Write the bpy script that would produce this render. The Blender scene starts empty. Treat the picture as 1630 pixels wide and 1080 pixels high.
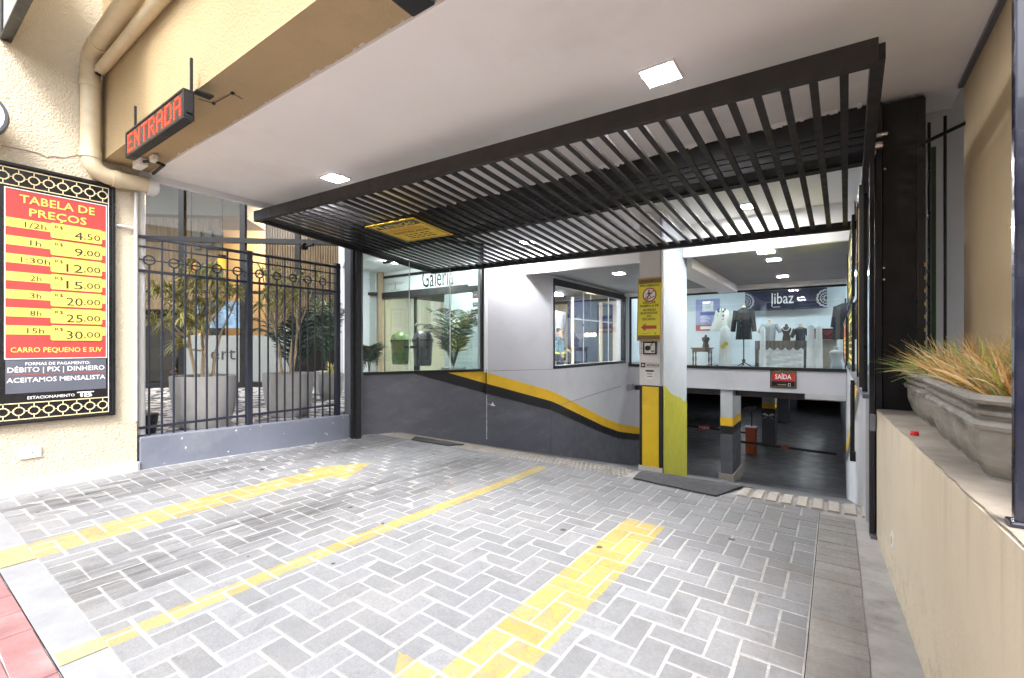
import bpy, math, random
from mathutils import Vector, Matrix
R = math.radians
rnd = random.Random(11)
SC = bpy.context.scene
COL = SC.collection
# ------------------------------------------------------------------ camera, sky, sun, exposure
YAW, FPX, CZ, HOR = 35.1, 733.0, 1.15, 550.0
cd = bpy.data.cameras.new('camera'); cam = bpy.data.objects.new('camera', cd); COL.objects.link(cam)
cam.location = (0, 0, CZ); cam.rotation_euler = (R(90), 0, R(YAW))
cd.sensor_width = 36; cd.lens = 36*FPX/1630; cd.shift_y = 10/1630
cd.clip_start = .02; cd.clip_end = 1500
SC.camera = cam
SUN = Vector((-.40, .56, -.80)).normalized()
elev = math.asin(-SUN.z); azim = math.atan2(-SUN.x, -SUN.y)
w = bpy.data.worlds.new('World'); SC.world = w; w.use_nodes = True
wn = w.node_tree; wn.nodes.clear()
sky = wn.nodes.new('ShaderNodeTexSky'); sky.sky_type = 'NISHITA'; sky.sun_disc = False
sky.sun_elevation = elev; sky.sun_rotation = azim; sky.dust_density = 3.0; sky.air_density = 1.0
bg = wn.nodes.new('ShaderNodeBackground'); bg.inputs[1].default_value = .12
hs = wn.nodes.new('ShaderNodeHueSaturation'); hs.inputs['Saturation'].default_value = .45
wo = wn.nodes.new('ShaderNodeOutputWorld')
wn.links.new(sky.outputs[0], hs.inputs['Color']); wn.links.new(hs.outputs[0], bg.inputs[0]); wn.links.new(bg.outputs[0], wo.inputs[0])
sl = bpy.data.lights.new('sun', 'SUN'); sl.energy = 1.0; sl.angle = R(15); sl.color = (1, .975, .94)
so = bpy.data.objects.new('sun', sl); COL.objects.link(so); so.rotation_euler = SUN.to_track_quat('-Z', 'Y').to_euler()
so.location = (6, -6, 12)
SC.view_settings.view_transform = 'Standard'; SC.view_settings.look = 'None'
SC.view_settings.gamma = 1; SC.view_settings.use_curve_mapping = False
SC.view_settings.exposure = 2.38
SC.cycles.use_denoising = True
SC.cycles.max_bounces = 8; SC.cycles.diffuse_bounces = 5; SC.cycles.glossy_bounces = 3
SC.cycles.transparent_max_bounces = 16; SC.cycles.sample_clamp_indirect = 6
SC.cycles.caustics_reflective = False; SC.cycles.caustics_refractive = False

cy, sy = math.cos(R(YAW)), math.sin(R(YAW))
def at(px, py, x=None, y=None, z=None, line=None):
    """the place on a real plane (x=, y=, z= or a vertical plane through two points) that a survey mark in the photo falls on"""
    u, v = (px-815)/FPX, (HOR-py)/FPX
    d = Vector((u*cy-sy, u*sy+cy, v))
    if x is not None: t = x/d.x
    elif y is not None: t = y/d.y
    elif z is not None: t = (z-CZ)/d.z
    else:
        (ax, ay), (bx, by) = line; nx, ny = by-ay, ax-bx
        t = (ax*nx+ay*ny)/(d.x*nx+d.y*ny)
    return Vector((d.x*t, d.y*t, CZ+d.z*t))

# ------------------------------------------------------------------ materials
class G:
    def __init__(s, name):
        s.m = bpy.data.materials.new(name); s.m.use_nodes = True; s.t = s.m.node_tree; s.t.nodes.clear()
        s.out = s.t.nodes.new('ShaderNodeOutputMaterial'); s.p = s.t.nodes.new('ShaderNodeBsdfPrincipled')
        s.t.links.new(s.p.outputs[0], s.out.inputs[0])
    def n(s, typ, **kw):
        nd = s.t.nodes.new(typ)
        for k, v in kw.items():
            if k.startswith('i'): s.set(nd.inputs[int(k[1:])], v)
            else: setattr(nd, k, v)
        return nd
    def set(s, inp, v):
        if isinstance(v, bpy.types.NodeSocket): s.t.links.new(v, inp)
        else: inp.default_value = v
    def math(s, op, a, b=0.0, c=None, clamp=False):
        nd = s.n('ShaderNodeMath', operation=op, i0=a, i1=b); nd.use_clamp = clamp
        if c is not None: s.set(nd.inputs[2], c)
        return nd.outputs[0]
    def pos(s):
        return s.n('ShaderNodeNewGeometry').outputs['Position']
    def scl(s, vec, v3):
        return s.n('ShaderNodeVectorMath', operation='MULTIPLY', i0=vec, i1=v3).outputs[0]
    def noise(s, vec, scale, detail=4, rough=.55, dist=0):
        nd = s.n('ShaderNodeTexNoise'); s.set(nd.inputs['Vector'], vec); nd.inputs['Scale'].default_value = scale
        nd.inputs['Detail'].default_value = detail; nd.inputs['Roughness'].default_value = rough; nd.inputs['Distortion'].default_value = dist
        return nd.outputs[0]
    def ramp(s, f, a, b):
        return s.n('ShaderNodeMapRange', i0=f, i1=a, i2=b, i3=0.0, i4=1.0).outputs[0]
    def mix(s, f, a, b):
        nd = s.n('ShaderNodeMix', data_type='RGBA'); s.set(nd.inputs[0], f)
        s.set(nd.inputs[6], c4(a)); s.set(nd.inputs[7], c4(b)); return nd.outputs[2]
    def bump(s, h, strength, dist=.01):
        nd = s.n('ShaderNodeBump'); nd.inputs['Strength'].default_value = strength; nd.inputs['Distance'].default_value = dist
        s.set(nd.inputs['Height'], h); s.t.links.new(nd.outputs[0], s.p.inputs['Normal'])
def c4(c):
    if isinstance(c, bpy.types.NodeSocket): return c
    return (c[0], c[1], c[2], 1) if len(c) == 3 else c
def hx(h):
    v = [int(h[i:i+2], 16)/255 for i in (0, 2, 4)]
    return tuple(x/12.92 if x < .04045 else ((x+.055)/1.055)**2.4 for x in v)
M = {}
def mat(name, col, rough=.6, var=.12, scale=2.5, bump=0., bscale=60, bdist=.004, metal=0., wear=None, grime=None, spec=.5, stretch=(1, 1, 1), coat=0):
    g = G(name); p = g.pos(); ps = g.scl(p, stretch)
    n1 = g.noise(ps, scale, 5, .6)
    dark = tuple(c*(1-var) for c in col); lite = tuple(min(1, c*(1+var)) for c in col)
    c = g.mix(g.ramp(n1, .3, .7), dark, lite)
    if grime:   # (colour, amount, scale)
        n3 = g.noise(ps, grime[2], 7, .65)
        c = g.mix(g.math('MULTIPLY', g.ramp(n3, .52, .72), grime[1]), c, grime[0])
    if wear:    # (colour, threshold, scale): chips
        n2 = g.noise(p, wear[2], 6, .6)
        c = g.mix(g.ramp(n2, wear[1], wear[1]+.02), c, wear[0])
    g.set(g.p.inputs['Base Color'], c); g.p.inputs['Metallic'].default_value = metal
    g.p.inputs['Specular IOR Level'].default_value = spec
    if coat: g.p.inputs['Coat Weight'].default_value = coat
    nr = g.noise(p, scale*3, 4); g.set(g.p.inputs['Roughness'], g.n('ShaderNodeMapRange', i0=nr, i1=.3, i2=.7, i3=max(.03, rough-.1), i4=min(1, rough+.1)).outputs[0])
    if bump: g.bump(g.noise(p, bscale, 4), bump, bdist)
    M[name] = g.m; return g.m
def emit(name, col, strength, base=(.8, .8, .8)):
    g = G(name); g.set(g.p.inputs['Base Color'], c4(base)); g.set(g.p.inputs['Emission Color'], c4(col)); g.p.inputs['Emission Strength'].default_value = strength
    M[name] = g.m; return g.m
def glass(name, tint=(.93, .97, .97), refl=.12, haze=0., fr_=.42):
    g = G(name); t = g.t
    tr = g.n('ShaderNodeBsdfTransparent'); tr.inputs[0].default_value = c4(tint)
    gl = g.n('ShaderNodeBsdfGlossy'); gl.inputs['Roughness'].default_value = .02
    lw = g.n('ShaderNodeLayerWeight'); lw.inputs[0].default_value = .25
    f = g.math('ADD', g.math('MULTIPLY', lw.outputs['Fresnel'], fr_), refl*.4, clamp=True)
    mx = g.n('ShaderNodeMixShader'); t.links.new(f, mx.inputs[0]); t.links.new(tr.outputs[0], mx.inputs[1]); t.links.new(gl.outputs[0], mx.inputs[2])
    last = mx
    if haze:
        df = g.n('ShaderNodeBsdfDiffuse'); df.inputs[0].default_value = (.75, .8, .78, 1)
        m2 = g.n('ShaderNodeMixShader'); m2.inputs[0].default_value = haze
        t.links.new(mx.outputs[0], m2.inputs[1]); t.links.new(df.outputs[0], m2.inputs[2]); last = m2
    t.links.new(last.outputs[0], g.out.inputs[0]); t.nodes.remove(g.p)
    M[name] = g.m; return g.m

STUCCO = (.60, .47, .29)
def stucco_mat(name, col, strength=.9):
    g = G(name); p = g.pos()
    c = g.mix(g.ramp(g.noise(p, 1.3, 5, .6), .3, .7), tuple(x*.9 for x in col), tuple(min(1, x*1.06) for x in col))
    streak = g.noise(g.scl(p, (5, 5, .5)), 1.6, 5, .6)
    c = g.mix(g.math('MULTIPLY', g.ramp(streak, .6, .8), .3), c, tuple(x*.62 for x in col))
    vo = g.n('ShaderNodeTexVoronoi'); g.set(vo.inputs['Vector'], p); vo.inputs['Scale'].default_value = 75
    h = g.math('ADD', g.math('MULTIPLY', g.noise(p, 60, 5, .6), 1.), g.math('MULTIPLY', vo.outputs[0], .5))
    g.set(g.p.inputs['Base Color'], c); g.p.inputs['Roughness'].default_value = .85
    g.bump(h, strength, .012); M[name] = g.m
stucco_mat('cream_stucco', (.61, .54, .41), .7)
stucco_mat('tan_stucco', (.44, .335, .19), .35)
stucco_mat('beige_plaster', (.70, .62, .48), .16)
stucco_mat('ochre_plaster', (.50, .40, .25), .10)
mat('baseboard', (.62, .62, .62), .6, .06, 2, .1, 80)
mat('white_soffit', (.90, .89, .89), .75, .03, .9, .06, 30, grime=((.62, .59, .55), .35, .7))
mat('white_paint', (.74, .75, .76), .6, .03, 1.5, .05, 60, grime=((.5, .5, .5), .3, 1.1))
mat('grey_white_wall', (.50, .51, .54), .6, .04, 1.2, .08, 60, grime=((.3, .3, .3), .25, 1.5))
mat('mid_grey', (.30, .31, .325), .75, .05, 1.0, .05, 40)  # even mid grey of the lower ceiling, blade panel and bracket
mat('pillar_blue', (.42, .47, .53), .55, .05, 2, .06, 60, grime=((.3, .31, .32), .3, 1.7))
mat('white_pillar', (.74, .74, .75), .55, .03, 3, .05, 60, grime=((.45, .44, .42), .35, 4))
mat('grey_paint', (.16, .175, .225), .55, .08, 2.5, .25, 30, .004, wear=((.6, .6, .6), .665, 13), grime=((.30, .31, .34), .45, 1.6))
mat('ramp_grey', (.105, .11, .13), .5, .12, 2.0, .08, 40, wear=((.55, .56, .6), .735, 7), grime=((.19, .19, .21), .5, 2.4), stretch=(1, 1, 2.2))
mat('stripe_yellow', (.75, .46, .02), .5, .08, 4, .05, 60, grime=((.4, .28, .05), .3, 3))
mat('stripe_black', (.012, .012, .014), .45, .2, 4)
mat('yellow_paint', (.82, .56, .02), .45, .07, 5, .25, 9, .006, grime=((.5, .33, .03), .35, 4))
mat('chartreuse_paint', (.45, .45, .03), .5, .08, 3, .08, 20, grime=((.27, .28, .03), .5, 3))
mat('black_metal', (.009, .009, .011), .58, .25, 5, .05, 120, metal=.0, wear=((.45, .45, .47), .765, 16))
mat('bronze_metal', (.017, .014, .0135), .58, .25, 5, .05, 120, wear=((.6, .6, .6), .775, 20))
mat('panel_black', (.006, .006, .0065), .6, .2, 2, .02, 60)
mat('fence_blue', (.018, .021, .036), .4, .2, 6, .05, 120, wear=((.5, .5, .55), .77, 22))
mat('gunmetal', (.12, .125, .145), .45, .15, 3, .05, 60, wear=((.6, .6, .6), .76, 12))
mat('frame_black', (.006, .006, .007), .35, .2, 6)
mat('alu', (.55, .56, .58), .35, .08, 4, metal=.7)
mat('pipe_cream', (.64, .55, .38), .4, .06, 4, .06, 30, grime=((.4, .3, .16), .35, 5))
mat('pipe_white', (.7, .7, .7), .4, .06, 4)
mat('concrete_pot', (.36, .355, .345), .6, .12, 5, .12, 40, stretch=(1.5, 1.5, .5), grime=((.22, .21, .2), .5, 6))
mat('trough_stone', (.27, .26, .235), .65, .25, 9, .6, 55, .004, grime=((.08, .072, .065), .9, 6), stretch=(1, 1, 2.5))
mat('soil', (.06, .045, .03), .95, .4, 30, 1, 50, .02)
mat('bark', (.42, .33, .21), .8, .25, 18, .6, 60)
mat('leaf_green', (.13, .19, .045), .5, .35, 9)
mat('leaf_yellow', (.70, .62, .24), .5, .2, 9)
mat('palm_green', (.022, .06, .022), .4, .35, 6)
mat('dark_leaf', (.012, .035, .014), .35, .3, 6)
mat('straw', (.62, .36, .12), .7, .35, 14)
mat('pale_straw', (.75, .60, .32), .7, .25, 14)
mat('grass_green', (.24, .33, .10), .6, .3, 14)
mat('lime_leaf', (.35, .48, .06), .5, .3, 14)
mat('ledge_concrete', (.36, .32, .27), .8, .22, 5, .4, 50, .004, grime=((.16, .14, .12), .6, 3))
mat('floor_concrete', (.31, .30, .29), .8, .2, 4, .4, 45, .004, grime=((.12, .10, .085), .85, 3.2))
mat('light_concrete', (.235, .245, .265), .8, .12, 6, .5, 90, .003, grime=((.3, .3, .32), .35, 3))
mat('asphalt', (.06, .06, .062), .85, .2, 5, .8, 120)
mat('red_paver', (.27, .135, .14), .75, .22, 8, .4, 70, grime=((.5, .38, .38), .5, 3))
def plaster_stains(name, low, top):
    """rain streaks and splash dirt on a rendered wall"""
    m = M[name]; t = m.node_tree; pr = next(n for n in t.nodes if n.type == 'BSDF_PRINCIPLED'); src = pr.inputs['Base Color'].links[0].from_socket
    g = G.__new__(G); g.m, g.t, g.p = m, t, pr; p = g.pos(); Z = g.n('ShaderNodeSeparateXYZ', i0=p).outputs[2]
    st = g.noise(g.scl(p, (9, 9, .55)), 1.8, 6, .65); up = g.ramp(Z, low, top)
    c = g.mix(g.math('MULTIPLY', g.math('MULTIPLY', g.ramp(st, .5, .72), up), .40), src, (.30, .24, .16))
    sp = g.math('MULTIPLY', g.ramp(g.noise(p, 14, 7, .75), .5, .66), g.math('SUBTRACT', 1.0, g.ramp(Z, 0, .38)))
    c = g.mix(g.math('MULTIPLY', sp, .5), c, (.24, .20, .16)); g.set(pr.inputs['Base Color'], c)
mat('rubber_mat', (.035, .036, .042), .8, .2, 12, .6, 200, .003)
mat('kerb_tile', (.33, .30, .255), .5, .15, 7, .1, 60)
mat('off_tile', (.62, .60, .56), .3, .05, 7, .02, 60)
mat('sign_red', (.42, .055, .05), .4, .05, 3)
mat('sign_dark_red', (.40, .02, .025), .4, .05, 3)
mat('sign_yellow', (.78, .62, .12), .4, .04, 3)
mat('sign_bright_yellow', (.80, .72, .05), .4, .04, 3)
mat('sign_amber', (.75, .50, .02), .45, .12, 12)
mat('sign_black', (.007, .0065, .008), .3, .1, 4)
mat('sign_grey', (.10, .11, .14), .4, .1, 4)
mat('sign_white', (.80, .80, .80), .4, .02, 3)
mat('sign_cream', (.80, .68, .40), .4, .04, 3)
mat('sign_gold', (.45, .30, .10), .4, .1, 20)
mat('sign_orange', (.75, .22, .02), .4, .05, 3)
mat('ink_gold', (.62, .45, .05), .4, .05, 3)
mat('ink_black', (.02, .018, .02), .5, .05, 3)
mat('navy_cloth', (.012, .015, .045), .8, .5, 5, .6, 8, .03, stretch=(1, 1, .5))
mat('lilac_print', (.34, .36, .62), .6, .2, 2.2)
mat('ribbon_blue', (.06, .12, .42), .6, .1, 3)
mat('shop_wall', (.68, .76, .80), .6, .04, .9)
mat('shop_floor', (.45, .45, .45), .3, .1, 3)
mat('dark_wood', (.03, .022, .02), .4, .3, 6)
mat('cloth_white', (.72, .74, .75), .85, .08, 6, .5, 25, .006)
mat('cloth_cream', (.66, .68, .62), .85, .1, 5, .5, 20, .008)
mat('cloth_coat', (.022, .024, .03), .85, .25, 6, .5, 20, .006)
mat('cloth_grey', (.33, .37, .39), .85, .15, 6, .5, 22, .008)
mat('cloth_charcoal', (.05, .055, .065), .8, .3, 7, .4, 20)
mat('cloth_brown', (.13, .115, .11), .8, .2, 5, .5, 14, .01)
mat('bag_red', (.20, .04, .045), .45, .2, 7)
mat('mannequin', (.50, .42, .32), .5, .1, 6)
mat('grey_form', (.33, .36, .38), .6, .1, 6)
mat('garage_floor', (.075, .078, .085), .38, .35, 1.3, .1, 30, grime=((.20, .20, .21), .6, .9), spec=.5)
mat('garage_dark', (.09, .09, .10), .7, .2, 1)
mat('garage_white', (.45, .47, .48), .6, .1, 2)
mat('orange_box', (.28, .055, .018), .45, .15, 4)
mat('green_bin', (.10, .17, .05), .3, .15, 4)
mat('grey_bin', (.10, .105, .12), .35, .15, 4)
mat('skin', (.42, .26, .18), .55, .05, 20)
mat('hair', (.02, .014, .01), .6, .2, 30)
mat('denim', (.05, .09, .12), .8, .2, 10)
mat('navy_trousers', (.015, .018, .03), .8, .2, 10)
mat('hivis', (.55, .6, .08), .6, .1, 4)
mat('shoe_brown', (.13, .06, .03), .4, .2, 10)
mat('cream_room', (.62, .52, .36), .7, .06, .8)
mat('cafe_dark', (.03, .025, .024), .6, .3, 2)
mat('cafe_wall', (.30, .22, .135), .7, .1, .8)
mat('transom_white', (.52, .56, .55), .5, .06, .7)
mat('cafe_ceiling', (.26, .23, .20), .7, .1, .8)
mat('frosted', (.17, .185, .18), .5, .06, .7)
mat('post_navy', (.012, .013, .028), .22, .2, 6, coat=.6)
mat('faded_paint', (.40, .34, .15), .7, .15, 6, .4, 80, .003, grime=((.27, .27, .27), .7, 14))
mat('red_cap', (.6, .02, .02), .3, .05, 5)
mat('metal_shine', (.55, .5, .45), .3, .2, 20, metal=.9)
mat('terrace_kerb', (.3, .3, .32), .7)
mat('poster_blue', (.10, .17, .25), .5, .7, 3)
mat('leaf_dry', (.25, .14, .05), .8, .2, 20)
emit('lamp_white', (1, .98, 1), 75)
emit('lamp_shop', (.93, .97, 1), 4.0)
emit('lamp_garage', (.9, .95, 1), 11)
emit('lamp_warm', (1, .72, .38), 9)
emit('pendant_amber', (1, .36, .04), .35, (.7, .3, .05))
emit('led_red', (1, .02, .005), .42, (.10, .01, .008))
emit('led_core', (1, .14, .02), .42, (.15, .03, .01))
glass('pane_clear'); glass('pane_cafe', (.90, .92, .90), .05, 0., .16); glass('pane_green', (.86, .93, .91), .12, .02); glass('pane_dark', (.80, .82, .80), .30)
glass('mirror_glass', (.1, .1, .1), 1.0)

plaster_stains('beige_plaster', .45, .78); plaster_stains('ochre_plaster', 1.8, 2.7)
# wood with vertical flutes is geometry; its grain is material
def wood():
    g = G('flute_wood'); p = g.pos()
    n = g.noise(g.scl(p, (9, 9, .8)), 2.5, 6, .6, .4)
    g.set(g.p.inputs['Base Color'], g.mix(g.ramp(n, .3, .7), (.14, .085, .05), (.33, .22, .14))); g.p.inputs['Roughness'].default_value = .5
    M['flute_wood'] = g.m
wood()
# black and white mosaic stone of the terrace
def mosaic():
    g = G('mosaic'); p = g.pos()
    vo = g.n('ShaderNodeTexVoronoi'); g.set(vo.inputs['Vector'], p); vo.inputs['Scale'].default_value = 18
    ve = g.n('ShaderNodeTexVoronoi', feature='DISTANCE_TO_EDGE'); g.set(ve.inputs['Vector'], p); ve.inputs['Scale'].default_value = 18
    q = vo.outputs['Position']
    wv = g.noise(g.scl(q, (3.2, 3.2, 0)), 1.0, 1, .4, 2.5)
    c = g.mix(g.ramp(wv, .49, .51), (.028, .027, .032), (.58, .56, .54))
    c = g.mix(g.ramp(ve.outputs[0], .0, .05), (.12, .11, .10), c)
    g.set(g.p.inputs['Base Color'], c); g.p.inputs['Roughness'].default_value = .45
    g.bump(g.ramp(ve.outputs[0], 0, .1), .6, .006); M['mosaic'] = g.m
mosaic()

# paving: yellow road paint, tyre marks, oil, per stone tone
def paving(name, base, tone, joint=False):
    g = G(name); p = g.pos()
    sep = g.n('ShaderNodeSeparateXYZ', i0=p); X, Y = sep.outputs[0], sep.outputs[1]
    oi = g.n('ShaderNodeObjectInfo').outputs['Random']; isl = g.n('ShaderNodeNewGeometry').outputs['Random Per Island']
    rv = g.math('FRACT', g.math('ADD', oi, isl))
    if joint: rv = g.ramp(g.noise(p, 7, 6, .7), .3, .7)
    c = g.mix(rv, tuple(b*(1-tone) for b in base), tuple(b*(1+tone) for b in base))
    wn_ = g.noise(p, 2.6, 3)
    c = g.mix(g.math('MULTIPLY', g.ramp(wn_, .45, .75), .35), c, (.30, .285, .27) if not joint else (.38, .37, .36))
    sp = g.noise(p, 55, 7, .8)
    c = g.mix(g.math('MULTIPLY', g.ramp(sp, .42, .62), .34), c, (.125, .125, .13))
    sp2 = g.noise(p, 26, 6, .7)
    c = g.mix(g.math('MULTIPLY', g.ramp(sp2, .54, .74), .30), c, (.38, .38, .38))
    # tyre tracks run into the garage
    st = g.noise(g.scl(p, (7.5, .8, 1)), 1.7, 6, .7)
    def band(cx, hw, y0, y1):
        a = g.math('SUBTRACT', 1.0, g.math('DIVIDE', g.math('ABSOLUTE', g.math('SUBTRACT', X, cx)), hw), clamp=True)
        return g.math('MULTIPLY', a, g.math('MULTIPLY', g.ramp(Y, y0-.5, y0+.2), g.math('SUBTRACT', 1.0, g.ramp(Y, y1, y1+.4))))
    tr = g.math('MAXIMUM', band(-2.9, .42, .6, 3.5), g.math('MULTIPLY', band(-4.45, .40, .7, 3.7), .9))
    dk = g.math('MULTIPLY', g.ramp(st, .40, .66), g.math('MINIMUM', g.math('MULTIPLY', tr, 1.6), 1.0))
    c = g.mix(g.math('MULTIPLY', dk, .85 if not joint else .55), c, (.05, .047, .046))
    # brown dirt washed along the right border and scattered blotches
    dr = g.math('MULTIPLY', g.ramp(X, -.75, .05), g.ramp(g.noise(p, 3.4, 6, .7), .36, .66))
    c = g.mix(g.math('MULTIPLY', dr, .55), c, (.13, .105, .085))
    bl_ = g.ramp(g.noise(p, 6.5, 9, .85), .52, .64)
    c = g.mix(g.math('MULTIPLY', bl_, .42 if not joint else .25), c, (.085, .08, .078))
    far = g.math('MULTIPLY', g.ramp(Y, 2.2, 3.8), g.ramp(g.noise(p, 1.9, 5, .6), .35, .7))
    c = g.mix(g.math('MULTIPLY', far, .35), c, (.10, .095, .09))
    # yellow paint
    wb = g.math('MULTIPLY', g.math('SUBTRACT', g.noise(p, 24, 4), .5), .03)
    Xw = g.math('ADD', X, wb); Yw = g.math('ADD', Y, wb)
    def inside(v, a, b):
        return g.math('MULTIPLY', g.math('GREATER_THAN', v, a), g.math('LESS_THAN', v, b))
    s1 = g.math('MULTIPLY', inside(Xw, -2.315, -2.215), inside(Yw, .40, 3.74))
    s2 = g.math('MULTIPLY', inside(Xw, -1.13, -.88), inside(Yw, 1.15, 2.93))
    h2 = g.math('MULTIPLY', inside(Yw, .72, 1.16), g.math('LESS_THAN', g.math('ABSOLUTE', g.math('SUBTRACT', Xw, -1.005)), g.math('MULTIPLY', g.math('SUBTRACT', Yw, .72), .72)))
    xl = g.math('ADD', Xw, g.math('MULTIPLY', Yw, .055))
    s3 = g.math('MULTIPLY', inside(xl, -3.66, -3.38), inside(Yw, .38, 2.36))
    h3 = g.math('MULTIPLY', inside(Yw, 2.34, 2.86), g.math('LESS_THAN', g.math('ABSOLUTE', g.math('SUBTRACT', xl, -3.51)), g.math('MULTIPLY', g.math('SUBTRACT', 2.86, Yw), .56)))
    mk = g.math('MAXIMUM', g.math('MAXIMUM', s1, s2), g.math('MAXIMUM', g.math('MAXIMUM', h2, s3), h3))
    fade = g.math('SUBTRACT', 1.0, g.math('MULTIPLY', g.ramp(g.noise(p, 26, 8, .8), .46, .68), .75))
    near = g.n('ShaderNodeMapRange', i0=Y, i1=.4, i2=2.2, i3=.62, i4=.95).outputs[0]
    mk = g.math('MULTIPLY', g.math('MULTIPLY', mk, fade), near)
    if joint: mk = g.math('MULTIPLY', mk, .42)
    tone_ = g.n('ShaderNodeMix', data_type='RGBA', blend_type='MULTIPLY'); tone_.inputs[0].default_value = .75
    g.set(tone_.inputs[6], c4((.50, .37, .07))); bright = g.n('ShaderNodeVectorMath', operation='SCALE', i0=c); bright.inputs['Scale'].default_value = 3.6; g.set(tone_.inputs[7], bright.outputs[0])
    c = g.mix(mk, c, tone_.outputs[2] if not joint else (.46, .38, .15))
    # oil spots and gum
    vo = g.n('ShaderNodeTexVoronoi'); g.set(vo.inputs['Vector'], p); vo.inputs['Scale'].default_value = 3.1; vo.inputs['Randomness'].default_value = 1
    sp3 = g.math('LESS_THAN', g.math('ADD', vo.outputs[0], g.math('MULTIPLY', g.noise(p, 30, 2), .02)), .068)
    c = g.mix(g.math('MULTIPLY', sp3, .85), c, (.02, .02, .022))
    g.set(g.p.inputs['Base Color'], c); g.p.inputs['Roughness'].default_value = .72
    g.bump(g.math('ADD', g.noise(p, 95, 5, .7), g.math('MULTIPLY', g.noise(p, 22, 5, .7), 1.2)), .7, .005); M[name] = g.m
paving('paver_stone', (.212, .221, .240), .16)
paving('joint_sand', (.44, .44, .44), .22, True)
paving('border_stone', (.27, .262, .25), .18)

# ------------------------------------------------------------------ mesh helpers
class MB:
    def __init__(s): s.v = []; s.f = []; s.mi = []
    def add(s, vs, fs, mi=0):
        b = len(s.v); s.v += [tuple(v) for v in vs]; s.f += [tuple(b+i for i in f) for f in fs]; s.mi += [mi]*len(fs); return s
    def box(s, x0, x1, y0, y1, z0, z1, mi=0):
        if x0 > x1: x0, x1 = x1, x0
        if y0 > y1: y0, y1 = y1, y0
        if z0 > z1: z0, z1 = z1, z0
        return s.add([(x, y, z) for z in (z0, z1) for y in (y0, y1) for x in (x0, x1)],
                     [(0, 2, 3, 1), (4, 5, 7, 6), (0, 1, 5, 4), (2, 6, 7, 3), (0, 4, 6, 2), (1, 3, 7, 5)], mi)
    def obox(s, o, a, b, c, mi=0):
        o, a, b, c = map(Vector, (o, a, b, c))
        vs = [o+i*a+j*b+k*c for k in (0, 1) for j in (0, 1) for i in (0, 1)]
        fs = [(0, 2, 3, 1), (4, 5, 7, 6), (0, 1, 5, 4), (2, 6, 7, 3), (0, 4, 6, 2), (1, 3, 7, 5)]
        if a.cross(b).dot(c) < 0: fs = [f[::-1] for f in fs]
        return s.add(vs, fs, mi)
    def bar(s, p, q, wd, ht, up=(0, 0, 1), mi=0):
        p, q = Vector(p), Vector(q); d = q-p; up = Vector(up)
        sd = d.cross(up)
        if sd.length < 1e-6: sd = d.cross(Vector((1, 0, 0)))
        sd.normalize(); u2 = sd.cross(d).normalized()
        return s.obox(p-sd*wd/2-u2*ht/2, d, sd*wd, u2*ht, mi)
    def tube(s, pts, r, n=8, mi=0, cap=True):
        pts = [Vector(p) for p in pts]; rs = r if isinstance(r, (list, tuple)) else [r]*len(pts)
        b = len(s.v); t0 = (pts[1]-pts[0]).normalized(); nrm = t0.orthogonal().normalized()
        for i, p in enumerate(pts):
            t = (pts[min(i+1, len(pts)-1)]-pts[max(i-1, 0)]).normalized()
            nrm = (nrm-t*nrm.dot(t)).normalized(); bi = t.cross(nrm)
            for k in range(n):
                a = 2*math.pi*k/n; s.v.append(tuple(p+(nrm*math.cos(a)+bi*math.sin(a))*rs[i]))
        for i in range(len(pts)-1):
            for k in range(n):
                a, c = b+i*n+k, b+i*n+(k+1) % n
                s.f.append((a, c, c+n, a+n)); s.mi.append(mi)
        if cap:
            s.f.append(tuple(b+k for k in range(n))[::-1]); s.mi.append(mi)
            e = b+(len(pts)-1)*n; s.f.append(tuple(e+k for k in range(n))); s.mi.append(mi)
        return s
    def prism(s, pts, vec, mi=0):
        pts = [Vector(p) for p in pts]; vec = Vector(vec); n = len(pts)
        nr = (pts[1]-pts[0]).cross(pts[2]-pts[1])
        if nr.dot(vec) < 0: pts = pts[::-1]
        vs = pts+[p+vec for p in pts]
        return s.add(vs, [tuple(range(n))[::-1], tuple(range(n, 2*n))]+[(i, (i+1) % n, n+(i+1) % n, n+i) for i in range(n)], mi)
    def lathe(s, prof, c=(0, 0, 0), n=24, sx=1, sy=1, mi=0):
        b = len(s.v); c = Vector(c)
        for r, z in prof:
            for k in range(n):
                a = 2*math.pi*k/n; s.v.append((c.x+r*math.cos(a)*sx, c.y+r*math.sin(a)*sy, c.z+z))
        for i in range(len(prof)-1):
            for k in range(n):
                a, d = b+i*n+k, b+i*n+(k+1) % n
                s.f.append((a, d, d+n, a+n)); s.mi.append(mi)
        s.f.append(tuple(b+k for k in range(n))[::-1]); s.mi.append(mi)
        e = b+(len(prof)-1)*n; s.f.append(tuple(e+k for k in range(n))); s.mi.append(mi)
        return s
    def mesh(s, name, mats, off=Vector((0, 0, 0)), smooth=False, angle=35):
        me = bpy.data.meshes.new(name)
        me.from_pydata([(v[0]-off[0], v[1]-off[1], v[2]-off[2]) for v in s.v], [], s.f)
        for m in mats: me.materials.append(M[m])
        if len(mats) > 1: me.polygons.foreach_set('material_index', s.mi)
        if smooth:
            me.polygons.foreach_set('use_smooth', [True]*len(me.polygons)); me.set_sharp_from_angle(angle=R(angle))
        me.update(); return me
ORG = {}
def tag(o, label=None, cat=None, group=None, kind=None):
    if label: o['label'] = label
    if cat: o['category'] = cat
    if group: o['group'] = group
    if kind: o['kind'] = kind
    return o
def thing(name, label, cat, loc=(0, 0, 0), group=None):
    o = bpy.data.objects.new(name, None); COL.objects.link(o); o.location = loc; o.empty_display_size = .1
    ORG[o.name] = Vector(loc); return tag(o, label, cat, group)
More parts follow.
